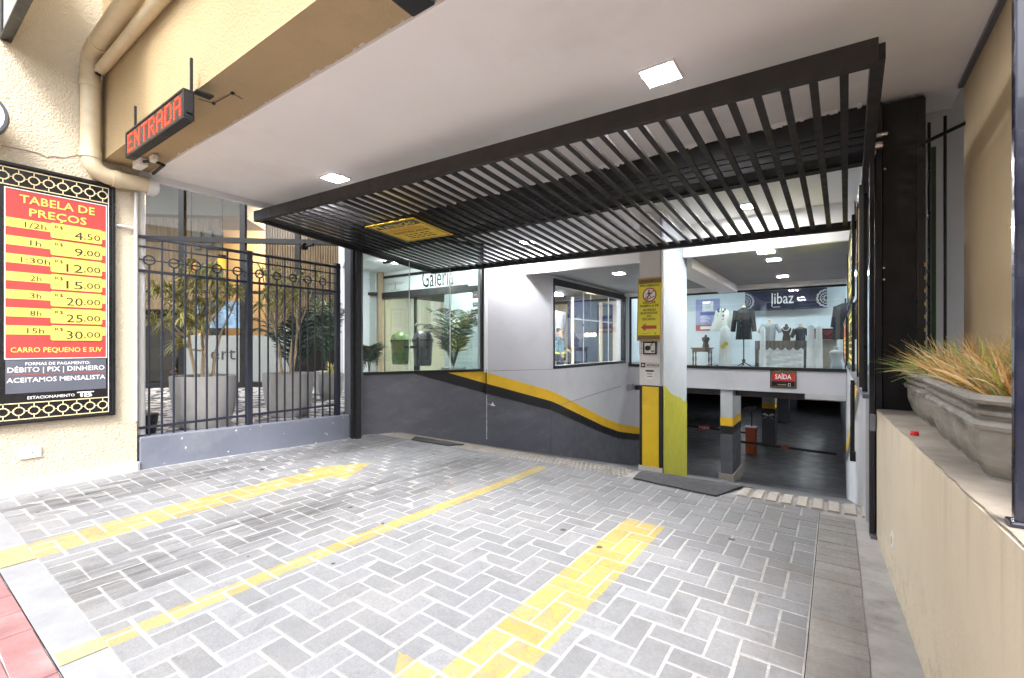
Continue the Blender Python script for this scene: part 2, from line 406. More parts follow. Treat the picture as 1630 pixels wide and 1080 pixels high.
def obj(name, mb, m, parent=None, smooth=False, bevel=0, angle=35, loc=None, label=None):
    mats = [m] if isinstance(m, str) else list(m)
    off = ORG[parent.name] if parent is not None else (Vector(loc) if loc is not None else Vector((0, 0, 0)))
    o = bpy.data.objects.new(name, mb.mesh(name, mats, off, smooth, angle)); COL.objects.link(o)
    if parent is not None: o.parent = parent
    elif loc is not None: o.location = loc
    ORG[o.name] = off
    if bevel:
        b = o.modifiers.new('bevel', 'BEVEL'); b.width = bevel; b.segments = 2; b.limit_method = 'ANGLE'; b.angle_limit = R(40); b.harden_normals = False
    if label: o['label'] = label
    return o
SPLIT = {'beam', 'guide_rail', 'bracket', 'clip', 'lamp', 'shade', 'button', 'downlight', 'counter', 'wood_panel', 'reflection_bars', 'letter', 'hook', 'window', 'tube_lamp', 'necklace', 'lintel_rib', 'partition_post', 'frame_rail'}
_obj1 = None
def comps(mb):
    par = list(range(len(mb.v)))
    def f(a):
        while par[a] != a: par[a] = par[par[a]]; a = par[a]
        return a
    for fc_ in mb.f:
        for q_ in fc_[1:]:
            a, b = f(fc_[0]), f(q_)
            if a != b: par[a] = b
    out = {}
    for fc_, mi in zip(mb.f, mb.mi): out.setdefault(f(fc_[0]), []).append((fc_, mi))
    res = []
    for fs in out.values():
        ids = sorted({i for q_, _ in fs for i in q_}); mp = {a: k for k, a in enumerate(ids)}
        nb = MB(); nb.v = [mb.v[i] for i in ids]; nb.f = [tuple(mp[i] for i in q_) for q_, _ in fs]; nb.mi = [m_ for _, m_ in fs]; res.append(nb)
    return res
_obj0 = obj
def obj(name, mb, m, parent=None, **k):
    if name in ('lettering', 'print', 'marking', 'mandala'):
        o = _obj0(name, mb, m, parent, **k); o['kind'] = 'stuff'; return o
    if name in SPLIT and parent is not None:
        for nb in comps(mb): o = _obj0(name, nb, m, parent, **k)
        return o
    return _obj0(name, mb, m, parent, **k)
def struct(name, mb, m, **k):
    o = obj(name, mb, m, **k); o['kind'] = 'structure'; return o
def copy_tree(o, off, parent=None, label=None):
    c = o.copy(); COL.objects.link(c)
    if parent is None: c.location = o.location+Vector(off)
    else: c.parent = parent
    ORG[c.name] = ORG.get(o.name, Vector())+(Vector(off))
    for ch in list(o.children): copy_tree(ch, off, c)
    if label: c['label'] = label
    return c

_tc = {}
def glyphs(s, bold=0.0):
    k = (s, bold)
    if k in _tc: return _tc[k]
    cu = bpy.data.curves.new('text', 'FONT'); cu.body = s; cu.size = 1; cu.resolution_u = 2; cu.offset = bold
    o = bpy.data.objects.new('text', cu); COL.objects.link(o)
    me = bpy.data.meshes.new_from_object(o)
    vs = [v.co.copy() for v in me.vertices]; fs = [tuple(p.vertices) for p in me.polygons]
    bpy.data.objects.remove(o); bpy.data.curves.remove(cu); bpy.data.meshes.remove(me)
    _tc[k] = (vs, fs); return vs, fs
class Face:
    def __init__(s, o, ex, ey): s.o = Vector(o); s.ex = Vector(ex).normalized(); s.ey = Vector(ey).normalized(); s.en = s.ex.cross(s.ey)
    def P(s, u, v, w=0): return s.o+s.ex*u+s.ey*v+s.en*w
    def rect(s, mb, u0, v0, u1, v1, w0, w1, mi=0):
        mb.obox(s.P(u0, v0, w0), s.ex*(u1-u0), s.ey*(v1-v0), s.en*(w1-w0), mi)
    def poly(s, mb, pts, w0, w1, mi=0): mb.prism([s.P(u, v, w0) for u, v in pts], s.en*(w1-w0), mi)
    def frame(s, mb, u0, v0, u1, v1, t, w0, w1, mi=0):
        s.rect(mb, u0, v0, u1, v0+t, w0, w1, mi); s.rect(mb, u0, v1-t, u1, v1, w0, w1, mi)
        s.rect(mb, u0, v0+t, u0+t, v1-t, w0, w1, mi); s.rect(mb, u1-t, v0+t, u1, v1-t, w0, w1, mi)
    def ring(s, mb, cu, cv, r0, r1, w0, w1, n=8, ph=None, su=1, mi=0):
        ph = math.pi/n if ph is None else ph; b = len(mb.v)
        for w_ in (w0, w1):
            for r in (r0, r1):
                for k in range(n):
                    a = 2*math.pi*k/n+ph; mb.v.append(tuple(s.P(cu+r*math.cos(a)*su, cv+r*math.sin(a), w_)))
        for k in range(n):
            k2 = (k+1) % n
            for q in ((2*n+k, 3*n+k, 3*n+k2, 2*n+k2), (n+k, n+k2, 3*n+k2, 3*n+k), (k, 2*n+k, 2*n+k2, k2)):
                mb.f.append(tuple(b+i for i in q)); mb.mi.append(mi)
    def disc(s, mb, cu, cv, r, w0, w1, n=20, su=1, mi=0):
        s.poly(mb, [(cu+r*math.cos(2*math.pi*k/n)*su, cv+r*math.sin(2*math.pi*k/n)) for k in range(n)], w0, w1, mi)
    def text(s, mb, st, u, v, h, w=.003, width=None, align='l', bold=0.0, mi=0):
        vs, fs = glyphs(st, bold)
        if not vs: return
        x0 = min(q.x for q in vs); x1 = max(q.x for q in vs)
        sy_ = h/.69; wid = width if width else (x1-x0)*sy_; sx_ = wid/(x1-x0)
        u0 = u if align == 'l' else (u-wid/2 if align == 'c' else u-wid)
        mb.add([s.P(u0+(q.x-x0)*sx_, v+q.y*sy_, w) for q in vs], fs, mi)
    def chain(s, mb, u0, u1, v0, v1, n, w, t=.006, mi=0):
        cv = (v0+v1)/2; du = (u1-u0)/n; r = min((v1-v0)*.30, du*.38)
        s.rect(mb, u0, v0, u1, v0+t, 0, w, mi); s.rect(mb, u0, v1-t, u1, v1, 0, w, mi)
        for k in range(n):
            c = u0+du*(k+.5)
            s.ring(mb, c, cv, r-t*.5, r+t*.6, 0, w, 8, None, 1, mi)
            s.rect(mb, c+r, cv-t*.4, c+du-r, cv+t*.4, 0, w, mi) if k < n-1 else None
            s.rect(mb, c-t*.4, cv+r, c+t*.4, v1, 0, w, mi); s.rect(mb, c-t*.4, v0, c+t*.4, cv-r, 0, w, mi)

# ------------------------------------------------------------------ ground
XL, XR = -4.93, -.09          # driveway between the left wall and the border line
def gz(x, y):
    a = max(0., min(1., (-.3-x)/4.6)); b = max(0., min(1., (3.7-y)/2.3)); c = max(0., min(1., (y+.2)/1.4))
    return .072*a*b*b*(3-2*b)*(.45+.55*c)
def sheet(name, m, x0, x1, y0, y1, dz, nx=20, ny=20):
    mb = MB(); vs = []; fs = []
    for j in range(ny+1):
        for i in range(nx+1):
            x = x0+(x1-x0)*i/nx; y = y0+(y1-y0)*j/ny; vs.append((x, y, gz(x, y)+dz))
    for j in range(ny):
        for i in range(nx):
            a = j*(nx+1)+i; fs.append((a, a+1, a+nx+2, a+nx+1))
    mb.add(vs, fs); return struct(name, mb, m, smooth=True)
street = MB(); street.add([(-300, -400, -.06), (300, -400, -.06), (300, -2.2, -.06), (-300, -2.2, -.06)], [(0, 1, 2, 3)])
struct('street', street, 'asphalt')
g0 = MB(); g0.add([(-300, 33, -2.2), (300, 33, -2.2), (300, 400, -2.2), (-300, 400, -2.2)], [(0, 1, 2, 3)]); struct('ground', g0, 'floor_concrete')
drive = sheet('driveway', 'joint_sand', -5.0, XR, .54, 3.86, -.0028)
strip = sheet('concrete_strip', 'light_concrete', -5.0, .6, .405, .54, 0, 20, 2)
walk = sheet('sidewalk', 'joint_sand', -14, 6, -2.2, .405, -.008, 20, 8)
side = MB(); side.box(-14, -5.0, .405, 2.6, -.3, .02); side.box(.6, 6, .405, 1.2, -.3, .0); struct('sidewalk', side, 'light_concrete')
# pavers: 90 degree herringbone
PM = .1045
def paver_mesh(lx, ly, name, m):
    mb = MB(); a, b = lx/2, ly/2; c = .003
    vs = [(-a, -b, -.03), (a, -b, -.03), (a, b, -.03), (-a, b, -.03), (-a, -b, -c), (a, -b, -c), (a, b, -c), (-a, b, -c),
          (-a+c, -b+c, 0), (a-c, -b+c, 0), (a-c, b-c, 0), (-a+c, b-c, 0)]
    fs = [(0, 1, 5, 4), (1, 2, 6, 5), (2, 3, 7, 6), (3, 0, 4, 7), (4, 5, 9, 8), (5, 6, 10, 9), (6, 7, 11, 10), (7, 4, 8, 11), (8, 9, 10, 11)]
    mb.add(vs, fs); return mb, mb.mesh(name, [m])
def lay(parent, cells, m, jt, limit=300):
    """cells: (cx, cy, lx, ly); the ones that show largest are objects, the rest one mesh"""
    cells.sort(key=lambda q: (q[0]**2+q[1]**2)); cache = {}; rest = MB(); n = 0
    for (cx, cy_, lx, ly) in cells:
        key = (round(lx-jt, 3), round(ly-jt, 3))
        if key not in cache: cache[key] = paver_mesh(key[0], key[1], 'paver', m)
        mb, me = cache[key]
        rt = Matrix.Rotation(rnd.uniform(-.012, .012), 3, 'Z') @ Matrix.Rotation(rnd.uniform(-.008, .008), 3, 'X') @ Matrix.Rotation(rnd.uniform(-.006, .006), 3, 'Y')
        p = Vector((cx+rnd.uniform(-.0015, .0015), cy_+rnd.uniform(-.0015, .0015), gz(cx, cy_)+rnd.uniform(-.0015, .0015)))
        u_ = cx*cy+cy_*sy; t_ = -cx*sy+cy_*cy          # in front of the camera?
        inview = t_ > .3 and abs(u_/max(t_, .01)) < 1.2 and (CZ/max(t_, .01)*FPX < 640)
        if inview and n < limit:
            o = bpy.data.objects.new('paver', me); COL.objects.link(o); o.parent = parent; o.location = p; o.rotation_euler = rt.to_euler(); n += 1
        else:
            rest.add([p+rt @ Vector(v) for v in mb.v], mb.f)
    if rest.v:
        o = obj('paver', rest, m, parent); o['kind'] = 'stuff'
cells = []
x0, y0 = XR, .54
NI, NJ = int((XR+4.96)/PM), int((3.86-.54)/PM)+1
for j in range(-1, NJ+1):
    for i in range(-1, NI+1):
        # i counts leftwards from the border line
        k = (-i+j) % 4
        X_ = lambda a: x0-(a+.5)*PM
        Y_ = lambda b: y0+(b+.5)*PM
        def ok(a, b): return 0 <= a < NI and 0 <= b < NJ
        if k == 0:
            A, B = (i, j), (i-1, j); lx, ly = 2, 1
        elif k == 2:
            A, B = (i, j), (i, j+1); lx, ly = 1, 2
        else: continue
        oa, ob = ok(*A), ok(*B)
        if oa and ob: cells.append(((X_(A[0])+X_(B[0]))/2, (Y_(A[1])+Y_(B[1]))/2, lx*PM, ly*PM))
        elif oa: cells.append((X_(A[0]), Y_(A[1]), PM, PM))
        elif ob: cells.append((X_(B[0]), Y_(B[1]), PM, PM))
cells = [c for c in cells if c[1]+c[3]/2 < 3.90]
lay(drive, cells, 'paver_stone', .0108)
# worn border bricks and the plain strip by the right wall
bs = MB(); bs.box(XR+.003, .20, .54, 3.86, -.10, -.004); border = struct('kerb_strip', bs, 'floor_concrete')
bc = [(XR+.10, .60+i*PM, .19, PM) for i in range(31)]
lay(border, bc, 'border_stone', .004)
pm = MB(); pm.add([(.106, .54, .001), (.34, .54, .001), (.20, 3.855, .001), (.106, 3.855, .001)], [(0, 1, 2, 3)]); struct('kerb_strip', pm, 'floor_concrete')
# red pavers of the footway
rc = []
for j in range(14):
    for i in range(30):
        rc.append((-5.0+i*.207+(j % 2)*.1, .405-.052-j*.104, .207, .104))
rc = [c for c in rc if c[0] < 2]
lay(walk, rc, 'red_paver', .005, 90)

# strip between the pavers and the ramp, then the ramp
RY0, RY1, RZ = 4.24, 10.30, -1.6
def rz(y):
    if y < 4.0: return 0
    if y < 4.2: return -.26*(y-4.0)**2/.4
    return max(RZ, -.26*(y-4.1))
def rx(y):  # left limit of the ramp
    return -4.98+.4714*(y-3.7) if y < 6.37 else -3.72
def rsheet(ys, x1, dz=0.):
    mb = MB(); vs = []; fs = []
    for y in ys: vs += [(rx(y)-.02, y, rz(y)+dz), (x1, y, rz(y)+dz)]
    for i in range(len(ys)-1): fs.append((2*i, 2*i+1, 2*i+3, 2*i+2))
    mb.add(vs, fs); return mb
struct('threshold_strip', rsheet([3.86+i*.038 for i in range(11)], .20, -.005), 'floor_concrete')
struct('ramp', rsheet([RY0]+[RY0+.2+i*.5 for i in range(13)]+[RY1+.3], .18, -.004), 'garage_floor')
# grooves cast into the ramp's lip on the right
gl_ = MB()
for i in range(9):
    x = -.62+i*.095; ys_ = [3.87, 4.0, 4.1, 4.2]
    for a, b in zip(ys_, ys_[1:]):
        gl_.add([(x, a, rz(a)-.004), (x+.078, a, rz(a)-.004), (x+.078, b, rz(b)-.004), (x, b, rz(b)-.004), (x+.01, a, rz(a)+.010), (x+.068, a, rz(a)+.010), (x+.068, b, rz(b)+.010), (x+.01, b, rz(b)+.010)],
                [(4, 5, 6, 7), (0, 4, 7, 3), (1, 2, 6, 5)]+([(0, 1, 5, 4)] if a == ys_[0] else [])+([(2, 3, 7, 6)] if b == ys_[-1] else []))
struct('grooved_concrete_lip', gl_, 'kerb_tile')
# patterned metal tread strip on the left
ts = MB()
for i in range(70):
    for j in range(6):
        x = -4.80+i*.047+(j % 2)*.022; y = 3.88+j*.055
        if (x < -4.15 or x > -3.55 or j > 2) and x > rx(y)+.02:
            ts.obox((x, y, rz(y)-.004), (.018, .022, -.004), (-.014, .018, -.004), (0, 0, .009))
o = obj('tread_strip', ts, 'kerb_tile'); tag(o, kind='stuff')
def matsheet(near, far, lab):
    """a rubber sheet lying over the crest of the ramp, from the near edge (two points) to the far edge"""
    mt = MB(); n, K = 8, 10; top = []
    for j in range(K+1):
        f = j/K
        for i in range(n+1):
            g_ = i/n; p = Vector(near[0]).lerp(Vector(near[1]), g_); q_ = Vector(far[0]).lerp(Vector(far[1]), g_); r_ = p.lerp(q_, f)
            top.append((r_.x, r_.y, rz(r_.y)+.014+.0015*math.sin(i*1.9+j)))
    b0 = [(x, y, z-.012) for x, y, z in top]; N = len(top); fs = []
    for j in range(K):
        for i in range(n): a = j*(n+1)+i; fs.append((a, a+1, a+n+2, a+n+1))
    rim = list(range(n+1))+[j*(n+1)+n for j in range(1, K+1)]+[K*(n+1)+i for i in range(n-1, -1, -1)]+[j*(n+1) for j in range(K-1, 0, -1)]
    for a, b in zip(rim, rim[1:]+rim[:1]): fs.append((a, N+a, N+b, b))
    mt.add(top+b0, fs); tag(obj('rubber_mat', mt, 'rubber_mat'), lab, 'mat')
matsheet(((-1.42, 3.83, 0), (-.74, 3.74, 0)), ((-1.48, 4.45, 0), (-.56, 4.30, 0)), 'dark grey rubber mat at the foot of the chartreuse pillar')
matsheet(((-4.20, 3.86, 0), (-3.62, 3.87, 0)), ((-4.30, 4.02, 0), (-3.50, 4.02, 0)), 'black rubber mat against the dark grey ramp wall')
# faded paint carried on over the concrete strip
pl_ = MB(); pl_.add([(-2.325, .412, .0), (-2.225, .412, 0), (-2.222, .538, 0), (-2.318, .538, 0)], [(0, 1, 2, 3)]); pl_.v = [(x, y, gz(x, y)+.004) for x, y, z in pl_.v]; struct('painted_line', pl_, 'faded_paint')
pl_ = MB(); pl_.add([(-3.69, .407, .0), (-3.41, .407, 0), (-3.41, .538, 0), (-3.69, .538, 0)], [(0, 1, 2, 3)]); pl_.v = [(x, y, gz(x, y)+.004) for x, y, z in pl_.v]; struct('painted_line', pl_, 'faded_paint')

# ------------------------------------------------------------------ left wall, its base and what hangs on it
lw = thing('stucco_wall', 'textured cream stucco wall carrying the price board', 'wall', (XL-.2, .3, 0))
mb = MB(); mb.box(XL-.4, XL, -3.0, 1.39, -.05, 7.5); obj('wall', mb, 'cream_stucco', lw)
mb = MB(); mb.box(XL+.001, XL+.018, -3, 1.405, -.05, .145); mb.box(XL-.4, XL+.018, 1.391, 1.407, -.05, .145); obj('skirting', mb, 'baseboard', lw, bevel=.004)
# crack in the stucco
mb = MB(); pts = [at(px, py, x=XL+.002) for px, py in ((2, 232), (30, 237), (58, 243), (74, 250), (84, 249), (98, 251), (112, 249), (124, 246))]
mb.tube(pts, .004, 5); obj('crack', mb, 'ledge_concrete', lw)

fr = Face((XL+.002, 0, 0), (0, 1, 0), (0, 0, 1))
def uv(zx, zy):   # survey marks on the price board
    q = at(zx*.4263, 240+zy*.4259, x=XL+.03); return q.y, q.z
pb = thing('price_board', 'tall framed red and yellow parking price board on the cream wall', 'sign', (XL, .9, .57))
y0b, y1b = .535, 1.235; zb0, zb1 = .572, 2.478
mb = MB(); fr.rect(mb, y0b+.01, zb0+.01, y1b-.01, zb1-.01, 0, .025); obj('panel', mb, 'sign_black', pb)
mb = MB(); fr.frame(mb, y0b, zb0, y1b, zb1, .022, 0, .04); obj('frame', mb, 'frame_black', pb, bevel=.003)
iu0 = uv(20, 400)[0]; iu1 = uv(396, 400)[0]; W0, W1 = .026, .028
vt = uv(22, 137)[1]; vb = uv(200, 775)[1]
mb = MB(); fr.rect(mb, iu0, vb, iu1, vt, .026, .027); obj('price_panel', mb, 'sign_red', pb)
mb = MB(); fr.frame(mb, iu0-.006, vb-.006, iu1+.006, vt+.006, .006, .026, .029)
fr.rect(mb, y1b-.045, zb0+.04, y1b-.041, zb1-.04, .025, .028); fr.rect(mb, y0b+.027, zb0+.04, y0b+.031, zb1-.04, .025, .028)
obj('border', mb, 'sign_white', pb)
mb = MB(); f2 = Face(fr.P(0, 0, .025), fr.ex, fr.ey)
f2.chain(mb, y0b+.03, y1b-.04, zb1-.165, zb1-.035, 8, .003, .007); f2.chain(mb, y0b+.03, y1b-.04, zb0+.03, zb0+.155, 8, .003, .007)
obj('chain_ornament', mb, 'sign_cream', pb)['kind'] = 'stuff'
rows = [('1/2h', '4,50'), ('1h', '9,00'), ('1:30h', '12,00'), ('2h', '15,00'), ('3h', '20,00'), ('8h', '25,00'), ('15h', '30,00')]
v_first = uv(190, 269)[1]; v_last = uv(190, 653)[1]; pitch = (v_first-v_last)/6
bu0 = uv(189, 400)[0]; bu1 = uv(381, 400)[0]
for k, (a, b) in enumerate(rows):
    yb = MB(); lt = MB(); gt = MB()
    vt_ = v_first-k*pitch; hb = pitch*.88
    fr.rect(yb, iu0+.002, vt_-hb*.64, iu1-.004, vt_-hb*.06, .0275, .0285)
    c = .008; fr.poly(yb, [(bu0+c, vt_-hb), (bu1-c, vt_-hb), (bu1, vt_-hb+c), (bu1, vt_-c), (bu1-c, vt_), (bu0+c, vt_), (bu0, vt_-c), (bu0, vt_-hb+c)], .0285, .031)
    fr.text(lt, a, bu0-.080, vt_-hb*.56, .040, .0295, align='c', width={4: .115, 2: .06, 5: .155, 3: .09}[len(a)])
    fr.text(gt, 'Até', iu0+(.018 if len(a) > 3 else .06), vt_-hb*.33, .018, .0295, width=.045)
    fr.text(lt, 'R$', bu0+.022, vt_-hb*.36, .024, .032, width=.048)
    big = b.split(',')[0]; wb_ = .048*len(big)
    fr.text(lt, big, bu1-.118, vt_-hb*.90, .062, .032, align='r', width=wb_)
    fr.text(lt, ','+b.split(',')[1], bu1-.012, vt_-hb*.80, .046, .032, align='r', width=.100)
    tg = obj('price_tag', yb, 'sign_yellow', pb)
    obj('lettering', lt, 'ink_black', tg)['kind'] = 'stuff'; obj('lettering', gt, 'ink_gold', tg)['kind'] = 'stuff'
mid = (iu0+iu1)/2
for st_, v_, h_, wd_ in (('TABELA DE', uv(92, 190)[1]-.012, .058, .42), ('PREÇOS', uv(125, 243)[1]-.008, .056, .32), ('CARRO PEQUENO E SUV', vb+.045, .036, iu1-iu0-.05)):
    yt = MB(); fr.text(yt, st_, mid, v_, h_, .029, align='c', width=wd_, bold=.012); obj('lettering', yt, 'sign_yellow', pb)['kind'] = 'stuff'
mb = MB(); v1 = vb-.012; fr.rect(mb, iu0, v1-.245, iu1, v1, .026, .0268); obj('payment_panel', mb, 'sign_grey', pb)
wt = MB()
fr.text(wt, 'FORMAS DE PAGAMENTO:', mid, v1-.040, .022, .028, align='c', width=.36, bold=.012)
fr.text(wt, 'DÉBITO | PIX | DINHEIRO', mid, v1-.090, .036, .028, align='c', width=iu1-iu0-.02, bold=.012)
fr.text(wt, 'ACEITAMOS MENSALISTA', mid, v1-.165, .034, .028, align='c', width=iu1-iu0-.01, bold=.012)
fr.text(wt, 'ESTACIONAMENTO', mid-.04, v1-.292, .021, .028, align='c', width=.26, bold=.012)
lu = mid+.105
fr.rect(wt, lu, v1-.268, lu+.10, v1-.260, .026, .029); fr.rect(wt, lu+.018, v1-.30, lu+.032, v1-.268, .026, .029)
fr.text(wt, 'B', lu+.040, v1-.302, .036, .029, width=.05, bold=.02)
obj('lettering', wt, 'sign_white', pb)
mb = MB(); fr.rect(mb, iu0, v1-.112, iu1, v1-.107, .026, .028); obj('rule_line', mb, 'sign_red', pb)

# white cover plate
q = at(48, 721, x=XL)
cp = thing('socket_cover', 'small white blank cover plate low on the cream wall', 'cover plate', (XL, q.y, q.z))
mb = MB(); fr.rect(mb, q.y-.058, q.z-.04, q.y+.058, q.z+.04, 0, .012); obj('plate', mb, 'sign_white', cp, bevel=.004)
mb = MB(); fr.disc(mb, q.y+.008, q.z, .005, .0125, .014, 8); obj('screw', mb, 'ink_black', cp)
# blade sign, top left, and round mirror
bl = thing('blade_sign', 'grey blade sign with dark frame high on the cream wall', 'sign', (XL, .54, 3.3))
mb = MB(); mb.box(-4.90, -3.6, .605, .635, 3.37, 4.4); obj('panel', mb, 'mid_grey', bl)
mb = MB(); mb.box(-4.93, -3.57, .59, .65, 3.355, 3.37); mb.box(-4.93, -3.57, .59, .65, 4.39, 4.43); mb.box(-4.93, -4.885, .59, .65, 3.37, 4.39); mb.box(-3.615, -3.57, .59, .65, 3.37, 4.39)
obj('frame', mb, 'frame_black', bl, bevel=.005)
mr = thing('convex_mirror', 'round convex mirror with blue rim above the price board', 'mirror', (XL, .5, 2.74))
fm = Face((-4.80, .45, 2.74), (.35, 1, 0), (0, 0, 1))
mb = MB(); fm.ring(mb, 0, 0, .155, .172, -.03, .012, 28); obj('rim', mb, 'fence_blue', mr, smooth=True)
mb = MB(); fm.disc(mb, 0, 0, .158, -.02, .002, 28); obj('glass', mb, 'metal_shine', mr)
mb = MB(); mb.tube([(XL, .55, 2.74), (-4.83, .51, 2.74)], .012, 8); obj('bracket', mb, 'black_metal', mr)

# drain pipe: along the fascia, down the corner and along the wall
PX, PY = XL+.075, 1.07
dp = thing('drain_pipe', 'thick cream painted drain pipe bending down the inner corner', 'pipe', (PX, PY, 2.5))
mb = MB()
def elbow(a, b, c, r, n=6):
    a, b, c = Vector(a), Vector(b), Vector(c); d1 = (a-b).normalized(); d2 = (c-b).normalized()
    return [b+d1*r*(1-s)**2+d2*r*s**2 for s in [i/n for i in range(n+1)]]
zb_, zt_ = 2.52, 3.47
path = [Vector((.5, PY-.1, zt_+.03))]+elbow((.5, PY, zt_+.03), (PX, PY, zt_), (PX, PY, 2.6), .12)+elbow((PX, PY, zt_), (PX, PY, zb_), (PX, 2, zb_), .15)+[Vector((PX, 1.46, zb_+.01))]
mb.tube(path, .062, 20); obj('pipe', mb, 'pipe_cream', dp, smooth=True, angle=60)
for (p, q) in (((PX, PY, 3.26), (PX, PY, 3.20)), ((PX, PY, 2.70), (PX, PY, 2.64)), ((PX, 1.20, zb_), (PX, 1.25, zb_)), ((-4.66, PY, zt_), (-4.60, PY, zt_))):
    mb = MB(); mb.tube([p, q], .068, 20); obj('collar', mb, 'pipe_cream', dp, smooth=True)
mb = MB(); mb.lathe([(.074, 0), (.074, .05), (.05, .075), (0.004, .085)], (0, 0, 0), 18)
mb2 = MB(); mb2.add([(PX+v[0], 1.44+v[2], zb_+v[1]) for v in mb.v], mb.f); obj('end_cap', mb2, 'pipe_white', dp, smooth=True)
mb = MB(); mb.bar((PX-.08, 1.21, zb_+.08), (PX-.08, 1.24, zb_-.09), .02, .02); obj('clamp', mb, 'pipe_cream', dp)
cn = thing('conduit', 'thin cream conduit running up the corner by the fence', 'conduit', (XL+.02, 1.38, .5))
mb = MB(); mb.tube([(XL+.02, 1.375, 2.46), (XL+.02, 1.375, .5)], .013, 8)
mb.tube([(XL+.02, 1.375, 2.15), (XL+.02, 1.22, 2.155)], .011, 8); obj('tube', mb, 'pipe_white', cn, smooth=True)
p2 = thing('drain_pipe', 'thinner cream pipe running beside the thick pipe along the fascia', 'pipe', (-3, 1.11, 3.3))
mb = MB(); mb.tube([(PX+.06, 1.115, 3.34), (.5, 1.115, 3.40)], .04, 16); obj('pipe', mb, 'pipe_cream', p2, smooth=True)
mb = MB(); mb.tube([(PX+.06, 1.10, 3.30), (PX+.085, 1.11, 3.33)], .02, 8); obj('wire_end', mb, 'sign_black', p2)

# ------------------------------------------------------------------ canopy: fascia beam, soffit, upper building
ub = thing('building', 'tan rendered building over the garage entrance', 'building', (-2, 1.3, 2.66))
mb = MB(); mb.box(XL, 3.2, 1.16, 1.47, 2.665, 7.5); obj('fascia', mb, 'tan_stucco', ub)
mb = MB(); mb.box(XL, 3.2, 1.472, 13, 2.95, 7.5); obj('upper_floor', mb, 'tan_stucco', ub)
mb = MB(); mb.box(XL+.012, .60, 1.473, 6.0, 2.65, 2.94); obj('soffit', mb, 'white_soffit', ub)
mb = MB(); mb.box(XL-.05, XL+.010, 1.40, 3.6, 2.60, 2.94); mb.box(-5.1, -4.935, 3.6, 6.0, 2.60, 2.94); obj('soffit_trim', mb, 'white_paint', ub)
mb = MB(); mb.box(-4.2, .158, 6.003, 9.74, 2.27, 2.60); obj('lower_soffit', mb, 'mid_grey', ub)
mb = MB(); mb.box(-4.7, .158, 5.93, 5.999, 2.245, 2.648); obj('soffit_fascia', mb, 'white_soffit', ub)
mb = MB(); mb.box(-1.81, -1.50, 6.13, 9.44, 2.14, 2.268); mb.box(-3.70, .15, 9.45, 9.74, 2.20, 2.268); obj('beam', mb, 'white_soffit', ub)
# peeling edge under the fascia
mb = MB()
for i in range(110):
    x = -4.3+i*.03+rnd.uniform(-.02, .02); d = rnd.random()**3
    if rnd.random() < .55: mb.prism([(x, 1.468, 2.6645), (x+.012+.05*d, 1.468, 2.6645), (x+.01+.035*d, 1.468-.003-.014*d, 2.6645), (x+.003, 1.468-.002-.009*d, 2.6645)], (0, 0, -.002))
obj('flaking_plaster', mb, 'off_tile', ub)['kind'] = 'stuff'

def square_light(cx, cy_, z, s, lab, grp='ceiling light panels', dx=1.0):
    t = thing('ceiling_light', lab, 'ceiling light', (cx, cy_, z), grp)
    mb = MB(); fc = Face((cx, cy_, z), (1, 0, 0), (0, -1, 0)); h = s/2
    fc.frame(mb, -h*dx, -h, h*dx, h, .012, 0, .012); obj('frame', mb, 'sign_white', t, bevel=.002)
    mb = MB(); fc.rect(mb, -h*dx+.012, -h+.012, h*dx-.012, h-.012, 0, .006); obj('diffuser', mb, 'lamp_white', t)
square_light(-.79, 2.55, 2.65, .20, 'large square light panel above the gate, nearest to the right')
square_light(-3.66, 2.46, 2.65, .20, 'square light panel over the upper left corner of the gate')
square_light(-.78, 5.50, 2.65, .20, 'square light panel seen between slats near the right of the gate')
square_light(-3.66, 5.57, 2.65, .20, 'square light panel seen between slats left of the gate centre')
square_light(-2.75, 6.80, 2.268, .17, 'square light in the grey ceiling left of the pillar')
square_light(-.68, 6.25, 2.268, .16, 'recessed light nearest the white fascia above the shop', dx=1.2)
square_light(-.66, 6.86, 2.268, .17, 'brightest light on the grey ceiling above the banner')
square_light(-.70, 8.60, 2.268, .17, 'light on the grey ceiling nearest the shop window')

# LED sign
es = thing('led_sign', 'black LED sign with glowing red ENTRADA lettering under the fascia', 'sign', (-3.5, 1.08, 2.44))
fe = Face((-3.975, 1.06, 2.435), (1, 0, 0), (0, 0, 1)); LW, LH = .965, .165
mb = MB(); fe.rect(mb, 0, 0, LW, LH, -.055, -.004); obj('housing', mb, 'black_metal', es, bevel=.004)
mb = MB(); fe.frame(mb, -.004, -.004, LW+.004, LH+.004, .014, -.05, .004); obj('frame', mb, 'black_metal', es, bevel=.003)
mb = MB(); fe.rect(mb, .012, .012, LW-.012, LH-.012, -.003, -.001); obj('screen', mb, 'sign_black', es)
D = {'E': '11111 10000 10000 11110 10000 10000 11111', 'N': '10001 11001 11101 10111 10011 10001 10001', 'T': '11111 00100 00100 00100 00100 00100 00100',
     'R': '11110 10001 10001 11110 10100 10010 10001', 'A': '01110 10001 10001 11111 10001 10001 10001', 'D': '11110 10001 10001 10001 10001 10001 11110'}
px_ = (LW-.05)/(7*6.4)
for ci, ch in enumerate('ENTRADA'):
    mb = MB(); mc = MB()
    for rj, row in enumerate(D[ch].split()):
        for cc, b in enumerate(row):
            if b == '1':
                u = .03+(ci*6.45+cc)*px_; v = .024+(6-rj)*.0172
                fe.rect(mb, u, v, u+px_*.98, v+.0168, -.001, .0005); fe.rect(mc, u+px_*.30, v+.0048, u+px_*.68, v+.0120, .0005, .0012)
    lo_ = _obj0('glowing_letter', mb, 'led_red', es); lo_['kind'] = 'stuff'; _obj0('led_dots', mc, 'led_core', lo_)['kind'] = 'stuff'
